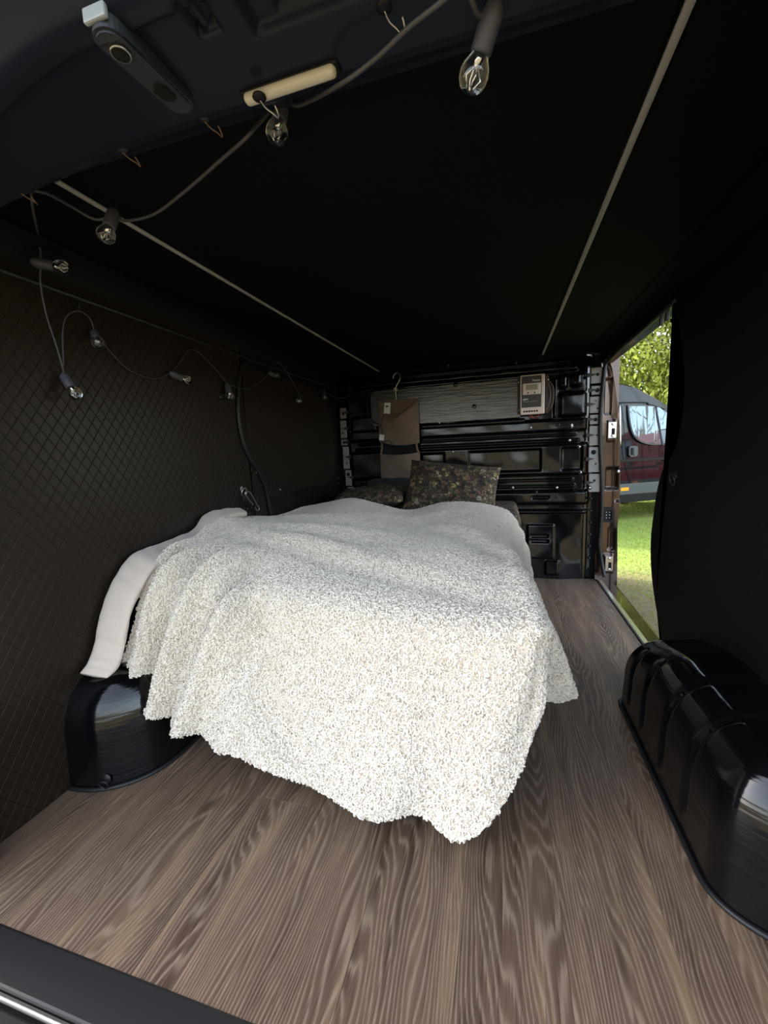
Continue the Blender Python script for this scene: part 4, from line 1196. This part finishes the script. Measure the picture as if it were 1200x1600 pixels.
for k, dx in enumerate((0.0, 0.012, 0.026)):
    tube('supply_wire', [Vector((0.43 + dx, YB - 0.025, 1.045)) - T, Vector((0.435 + dx, YB - 0.03, 1.028)) - T, Vector((0.455 + dx, YB - 0.028, 1.020)) - T, Vector((0.475 + dx, YB - 0.012, 1.036)) - T], 0.003, M['redwire'] if k < 2 else M['rubber'], ctl, 6)
wires = tag(empty('cable_loop', (0.55, YB, 1.14)), 'brown and black cables looping down right of the charge controller', 'cable')
T = Vector(wires.location)
for k, (dx, m_) in enumerate(((0.0, 'copper'), (0.009, 'rubber'), (0.018, 'copper'))):
    tube('wire', [Vector((0.520 + dx * .3, YB - 0.01, 1.245)) - T, Vector((0.540 + dx, YB - 0.025, 1.20)) - T, Vector((0.545 + dx, YB - 0.03, 1.14)) - T, Vector((0.535 + dx, YB - 0.028, 1.08)) - T, Vector((0.512 + dx * .5, YB - 0.012, 1.045)) - T], 0.0035, M[m_], wires, 7)

# hanging organizer of waffle fabric
org = tag(empty('hanging_organizer', (-0.395, 2.68, 1.20)), 'taupe waffle fabric hanging organizer with two open pockets', 'organizer')
T = Vector(org.location)
XA, XB = -0.530, -0.255
def cloth_panel(nm, top, bot, depth, yb, mt, nu=30, nv=30, xs=(XA, XB)):
    def f(u, v):
        x = xs[0] + (xs[1] - xs[0]) * u
        zt, zb_ = top(u), bot(u)
        z = zb_ + (zt - zb_) * v
        return Vector((x, yb - depth * math.sin(PI * u) ** 0.7 * (0.35 + 0.65 * v) - 0.004 * math.sin(u * 9 + v * 3), z)) - T
    o = grid(nm, nu, nv, f, mt, org)
    s = o.modifiers.new('thickness', 'SOLIDIFY'); s.thickness = 0.003
    return o
cloth_panel('back_sheet', lambda u: 1.193 - 0.006 * math.sin(u * PI), lambda u: 0.93, 0.0, 2.705, M['waffle'])
cloth_panel('upper_pocket', lambda u: 1.175 - 0.105 * math.sin(PI * min(1, u ** 0.7)) ** 1.2 if u < 0.99 else 1.175, lambda u: 0.925 - 0.02 * u - 0.02 * math.sin(PI * u), 0.035, 2.70, M['waffle'])
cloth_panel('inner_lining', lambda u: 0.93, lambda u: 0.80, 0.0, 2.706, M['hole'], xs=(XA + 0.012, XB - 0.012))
cloth_panel('lower_pocket', lambda u: 0.845 - 0.012 * math.sin(PI * u), lambda u: 0.632 + 0.012 * math.sin(PI * u), 0.04, 2.70, M['waffle'], xs=(XA + 0.002, XB))
for s_, x_ in ((1, XA + 0.004), (-1, XB - 0.004)):
    tube('side_strap', [Vector((x_, 2.70, 0.94)) - T, Vector((x_ + s_ * 0.014, 2.695, 0.905)) - T, Vector((x_ + s_ * 0.012, 2.69, 0.87)) - T, Vector((x_, 2.70, 0.835)) - T], 0.006, M['waffle'], org, 8)
tube('top_hem', [Vector((XA, 2.70, 1.193)) - T, Vector((-0.45, 2.695, 1.190)) - T, Vector((-0.33, 2.695, 1.186)) - T, Vector((XB, 2.70, 1.19)) - T], 0.005, M['waffle'], org, 8)
tube('hanger_hook', [Vector(p) - T for p in [(-0.402, 2.695, 1.190), (-0.402, 2.695, 1.235), (-0.402, 2.69, 1.262), (-0.392, 2.69, 1.285), (-0.372, 2.69, 1.315), (-0.370, 2.695, 1.345), (-0.39, 2.70, 1.362), (-0.412, 2.70, 1.350), (-0.418, 2.70, 1.33)]], 0.0038, M['steel'], org, 8)
ey = [Vector((-0.402 + 0.011 * math.cos(a), 2.69, 1.258 + 0.011 * math.sin(a))) - T for a in np.linspace(0, 2 * PI, 16, endpoint=False)]
tube('hook_eye', ey, 0.003, M['steel'], org, 6, True, 1)
lb = box('care_label', Vector((-0.458, 2.672, 1.140)) - T, (0.042, 0.0015, 0.070), M['white'], org, rot=Matrix.Rotation(math.radians(6), 3, 'Y'))
box('label_print', Vector((-0.459, 2.6708, 1.152)) - T, (0.020, 0.0008, 0.010), M['face'], lb)
box('label_print', Vector((-0.456, 2.6708, 1.132)) - T, (0.026, 0.0008, 0.004), M['alloy'], lb)
cd = tag(empty('phone_cable', (-0.50, 2.66, 1.05)), 'thin black cord with a white tag hanging over the organizer', 'cord')
T = Vector(cd.location)
tube('cord', [Vector(p) - T for p in [(-0.465, 2.665, 1.108), (-0.487, 2.662, 1.085), (-0.499, 2.662, 1.05), (-0.499, 2.662, 1.00), (-0.492, 2.660, 0.955), (-0.50, 2.660, 0.925), (-0.52, 2.665, 0.90), (-0.505, 2.658, 0.915), (-0.46, 2.655, 0.93), (-0.43, 2.66, 0.915), (-0.45, 2.655, 0.90)]], 0.0028, M['rubber'], cd, 6)
tube('side_loop', [Vector(p) - T for p in [(-0.499, 2.662, 1.02), (-0.53, 2.68, 1.045), (-0.56, 2.70, 1.055), (-0.60, 2.71, 1.10), (-0.61, 2.71, 1.18)]], 0.0025, M['rubber'], cd, 6)
box('paper_tag', Vector((-0.500, 2.655, 0.952)) - T, (0.032, 0.0015, 0.038), M['white'], cd, rot=Matrix.Rotation(math.radians(10), 3, 'Y'))

# ================================================================== CEILING THINGS
lamp = tag(empty('ceiling_lamp', (0.0, 0.557, 1.333)), 'slim off-white interior lamp on the rear roof header', 'lamp')
T = Vector(lamp.location)
lp = on(383, 157, z=1.326); rp_ = on(525, 109, z=1.326)
mid = (lp + rp_) / 2; ln = (rp_ - lp).length; ang = math.atan2((rp_ - lp).y, (rp_ - lp).x)
box('lamp_base', mid + Vector((0, 0.004, 0.006)) - T, (ln + 0.008, 0.022, 0.008), M['plain_dark'], lamp, 0.003, 2, Matrix.Rotation(ang, 3, 'Z'))
bm = bmesh.new(); add_box(bm, (0, 0, 0), (ln, 0.015, 0.013), 0.0062, 4, Matrix.Rotation(ang, 3, 'Z')); bmesh.ops.translate(bm, vec=mid - T, verts=bm.verts[:])
bm_obj('lamp_lens', bm, M['lens'], lamp, True)

br = tag(empty('latch_bracket', (-0.143, 0.47, 1.33)), 'grey painted latch bracket with two holes on the roof header', 'bracket')
T = Vector(br.location)
bm = bmesh.new()
PL = rrect(-0.162, -0.126, 0.408, 0.542, 0.017, 5)
add_prism(bm, PL, lambda x, y: Vector((x, y, 1.309 + 0.012 * sstep(0.45, 0.54, y))) - T, lambda x, y: Vector((x, y, 1.334)) - T)
bmesh.ops.recalc_face_normals(bm, faces=bm.faces[:])
bmesh.ops.bevel(bm, geom=[e for e in bm.edges if len(e.link_faces) == 2 and e.calc_face_angle(0) > 1.0], offset=0.003, segments=2, affect='EDGES')
bmesh.ops.triangulate(bm, faces=[f for f in bm.faces if len(f.verts) > 4])
bm_obj('bracket_bar', bm, mat('dark_grey_bracket_paint', (0.030, 0.037, 0.046), 0.35), br)
box('worn_nose', Vector((-0.144, 0.4075, 1.326)) - T, (0.030, 0.006, 0.018), mat('chipped_grey_paint', (0.30, 0.34, 0.36), 0.4), br, 0.002)
lathe('bolt_hole', [(0, 0.0005), (0.010, 0.0005), (0.010, -0.001)], M['hole'], br, 20, frame_mtx(Vector((-0.144, 0.436, 1.3092)) - T, (0, 0, -1)))
lathe('bolt_sleeve', [(0.0094, 0.001), (0.0108, 0.001), (0.0108, -0.001), (0.0094, -0.001)], M['steel'], br, 20, frame_mtx(Vector((-0.144, 0.436, 1.3092)) - T, (0, 0, -1)))
prism('oval_hole', rrect(-0.153, -0.135, 0.486, 0.516, 0.0088, 5), lambda x, y: Vector((x, y, 1.3115 + 0.012 * (y - 0.486) / 0.05)) - T, lambda x, y: Vector((x, y, 1.3265)) - T, M['hole'], br)


def hook(label, px, py, z, dy=0.03, big=False):
    p = on(px, py, z=z)
    h = tag(empty('ceiling_hook', p), label, 'hook', None)
    lathe('hook_base', [(0, 0.0), (0.0085, 0.0), (0.009, -0.002), (0.005, -0.004), (0, -0.004)], M['plain_dark'] if big else M['seam'], h, 18)
    tube('hook_wire', [(0.0, 0.002, -0.004), (0.003, 0.010, -0.008), (0.010, 0.016, -0.012), (0.016, 0.017, -0.018), (0.020, 0.011, -0.018), (0.019, 0.005, -0.012)], 0.0010, M['copper'] if not big else M['steel'], h, 6)
    return h
hook('small wire hook alone under the header, left of its twin', 190, 233, 1.338)
hook('small wire hook between the lone left hook and the roof lamp', 318, 183, 1.338)
hook('small wire hook holding up the cable near the left wall', 30, 297, 1.338)
hook('black round hook in front of the roof lamp', 405, 150, 1.320, big=True)
hk = hook('black round hook at the top edge above the cable', 600, 8, 1.334, big=True)

# ================================================================== STRING LIGHT
sl = tag(empty('string_light', (-0.6, 0.9, 1.3)), 'festoon string light with clear bulbs looping along ceiling and left wall', 'string light')
T = Vector(sl.location)
BULBS = [  # socket start, bulb centre (pixels) and their planes
    ((766, 33), (741, 116), dict(y=0.545), dict(y=0.56), 1.0),
    ((440, 162), (433, 206), dict(y=0.66), dict(y=0.655), 1.0),
    ((176, 338), (166, 366), dict(y=0.735), dict(y=0.72), 1.0),
    ((60, 411), (96, 418), dict(x=-0.805), dict(x=-0.775), 1.0),
    ((104, 594), (116, 614), dict(x=-0.82), dict(x=-0.80), 1.0),
    ((148, 520), (153, 535), dict(x=-0.828), dict(x=-0.795), 1.0),
    ((273, 586), (291, 594), dict(x=-0.825), dict(x=-0.81), 1.0),
    ((356, 604), (359, 619), dict(x=-0.825), dict(x=-0.812), 1.0),
    ((416, 581), (432, 588), dict(x=-0.82), dict(x=-0.81), 1.0),
    ((471, 614), (467, 627), dict(x=-0.82), dict(x=-0.80), 1.0),
    ((506, 611), (507, 622), dict(x=-0.82), dict(x=-0.805), 1.0)]
def bulb(a, c, parent):
    """socket from a towards bulb centre c"""
    d = (c - a).normalized()
    L1 = 0.041
    s0 = c - d * 0.016
    m_ = frame_mtx(s0 - d * L1 - T, d)
    so = lathe('socket', [(0, -0.004), (0.006, -0.002), (0.0100, 0.003), (0.0122, 0.011), (0.0122, L1 - 0.003), (0.0112, L1), (0, L1)], M['socket'], parent, 20, m_)
    mb = frame_mtx(s0 - T, d)
    lathe('bulb', [(0.0090, -0.002), (0.0115, 0.003), (0.0153, 0.009), (0.0172, 0.016), (0.0165, 0.023), (0.0130, 0.029), (0.0070, 0.0330), (0, 0.0342)], M['glass'], so, 24, mb)
    fl = bmesh.new()
    add_lathe(fl, [(0, 0.0), (0.0045, 0.001), (0.0040, 0.012), (0.0018, 0.014), (0, 0.014)], 12, mb)
    for k in range(4):
        a_ = k * PI / 2
        add_tube(fl, [mb @ Vector((0.002 * math.cos(a_), 0.002 * math.sin(a_), 0.012)), mb @ Vector((0.007 * math.cos(a_ + .4), 0.007 * math.sin(a_ + .4), 0.019)), mb @ Vector((0.003 * math.cos(a_ + .8), 0.003 * math.sin(a_ + .8), 0.026))], 0.0009, 6)
    bm_obj('filament', fl, M['chrome'], so, True)
    return s0 - d * L1
tops = []
for a, c, ka, kc, s_ in BULBS:
    A, C_ = on(*a, **ka), on(*c, **kc)
    tops.append(bulb(A, C_, sl))
def cable(pts, r=0.0028):
    tube('cable', [p - T for p in pts], r, M['cord_grey'], sl, 7, n=8)
cable([on(725, -40, y=0.50), on(737, 0, y=0.515), on(750, 25, y=0.535), tops[0] + Vector((0, 0, -0.002))])
cable([on(720, -25, z=1.30), on(690, 3, z=1.305), on(640, 42, z=1.31), on(585, 93, z=1.31), on(530, 133, z=1.31), on(465, 165, y=0.64), tops[1] + Vector((0.004, 0, -0.006)), on(412, 184, y=0.64), on(385, 215, y=0.62), on(345, 250, y=0.65), on(290, 298, y=0.69), on(240, 335, y=0.72), on(195, 345, y=0.735), tops[2] + Vector((0, 0, -0.008)), on(150, 343, y=0.73), on(110, 322, y=0.69), on(75, 303, y=0.64), on(48, 297, y=0.61)])
cable([on(48, 297, y=0.61), on(52, 330, y=0.66), on(60, 370, x=-0.78), on(64, 405, x=-0.80), on(63, 440, x=-0.81), on(72, 490, x=-0.815), on(88, 540, x=-0.818), on(98, 575, x=-0.82), tops[4] + Vector((0, 0, -0.004))], 0.0024)
cable([tops[4] + Vector((0, 0, -0.004)), on(99, 560, x=-0.825), on(98, 520, x=-0.828), on(104, 495, x=-0.83), on(122, 486, x=-0.83), on(140, 497, x=-0.83), tops[5] + Vector((0, 0, 0.002))], 0.0022)
cable([tops[5], on(180, 558, x=-0.833), on(205, 580, x=-0.833), on(240, 592, x=-0.833), tops[6], on(282, 565, x=-0.833), on(293, 549, x=-0.833), on(308, 549, x=-0.833), on(335, 575, x=-0.833), tops[7]], 0.0019)
cable([tops[7], on(385, 608, x=-0.826), on(410, 594, x=-0.826), tops[8], on(426, 573, x=-0.826), on(436, 567, x=-0.826), on(447, 580, x=-0.826), tops[9]], 0.0019)
cable([tops[9], on(490, 617, x=-0.826), tops[10], on(518, 618, x=-0.826), on(528, 622, y=2.66), on(540, 621, y=2.69), on(548, 616, y=2.70)], 0.0018)

# clips carrying the cable on the wall
for (px, py, x_), lb_ in zip(((117, 481, -0.838), (299, 546, -0.838), (435, 564, -0.835), (510, 598, -0.835)),
                         ('nearest the rear of the van', 'above the middle of the rear quilted panel', 'above the quilted sliding door', 'furthest in, beside the bulkhead')):
    p = on(px, py, x=x_)
    c = tag(empty('cable_clip', p), 'tiny adhesive cable clip on the left wall, ' + lb_, 'clip', 'clear clips along the left wall')
    box('clip_pad', (0.001, 0, 0.012), (0.002, 0.010, 0.022), M['plain_dark'], c, 0.0008, 1)
    tube('clip_hook', [(0.002, 0, 0.008), (0.008, 0, 0.0), (0.014, 0, -0.002), (0.016, 0, 0.006)], 0.0011, M['seam'], c, 6)


def ring_anchor(name, label, cat, c, nrm, r, wire, mt):
    a = tag(empty(name, c), label, cat)
    m_ = frame_mtx((0, 0, 0), nrm)
    lathe('anchor_plate', [(0, 0.004), (0.009, 0.003), (0.013, 0)], mt, a, 16, m_)
    pts = [m_ @ Vector((r * math.cos(t), r * math.sin(t) - r * 0.8, 0.006 + 0.004 * (1 + math.sin(t)))) for t in np.linspace(0, 2 * PI, 18, endpoint=False)]
    tube('ring', pts, wire, mt, a, 8, True, 1)
    return a
ring_anchor('lashing_ring', 'dark metal lashing ring on the black panel at the right', 'ring', on(1056, 742, x=0.838), (-1, 0, 0), 0.020, 0.003, M['seam'])
ring_anchor('lashing_ring', 'small lashing ring low on the front of the left wheel arch', 'ring', on(166, 1217, y=0.722), (0.2, -1, 0.1), 0.012, 0.002, M['rubber'])
ra = ring_anchor('lashing_ring', 'metal lashing ring low on the quilted left wall above the blanket', 'ring', on(378, 764, x=-0.838), (1, 0, 0), 0.018, 0.003, M['steel'])
ca = tag(empty('snap_hook', on(388, 776, x=-0.825)), 'metal snap hook with black cord hanging from the left wall ring', 'snap hook')
T = Vector(ca.location)
hk_pts = [on(px, py, x=-0.822) - T for (px, py) in [(383, 770), (389, 768), (394, 775), (400, 786), (405, 795), (401, 797), (394, 787), (386, 777)]]
tube('hook_body', hk_pts, 0.003, M['steel'], ca, 8, True, 4)
tube('cord', [on(px, py, x=-0.82) - T for (px, py) in [(383, 774), (381, 782), (388, 789), (396, 790), (398, 797)]], 0.003, M['rubber'], ca, 6)
for (px, py), lb_ in (((438, 765), 'on the lower edge of the quilted door panel'), ((401, 738), 'on the slanting edge of the quilted door panel')):
    p = on(px, py, x=-0.837)
    tag(lathe('panel_screw', [(0, 0.002), (0.004, 0.0015), (0.005, 0)], M['chrome'], None, 10, frame_mtx(p, (1, 0, 0))), 'tiny bright screw head ' + lb_, 'screw', 'screws of the quilted door panel')
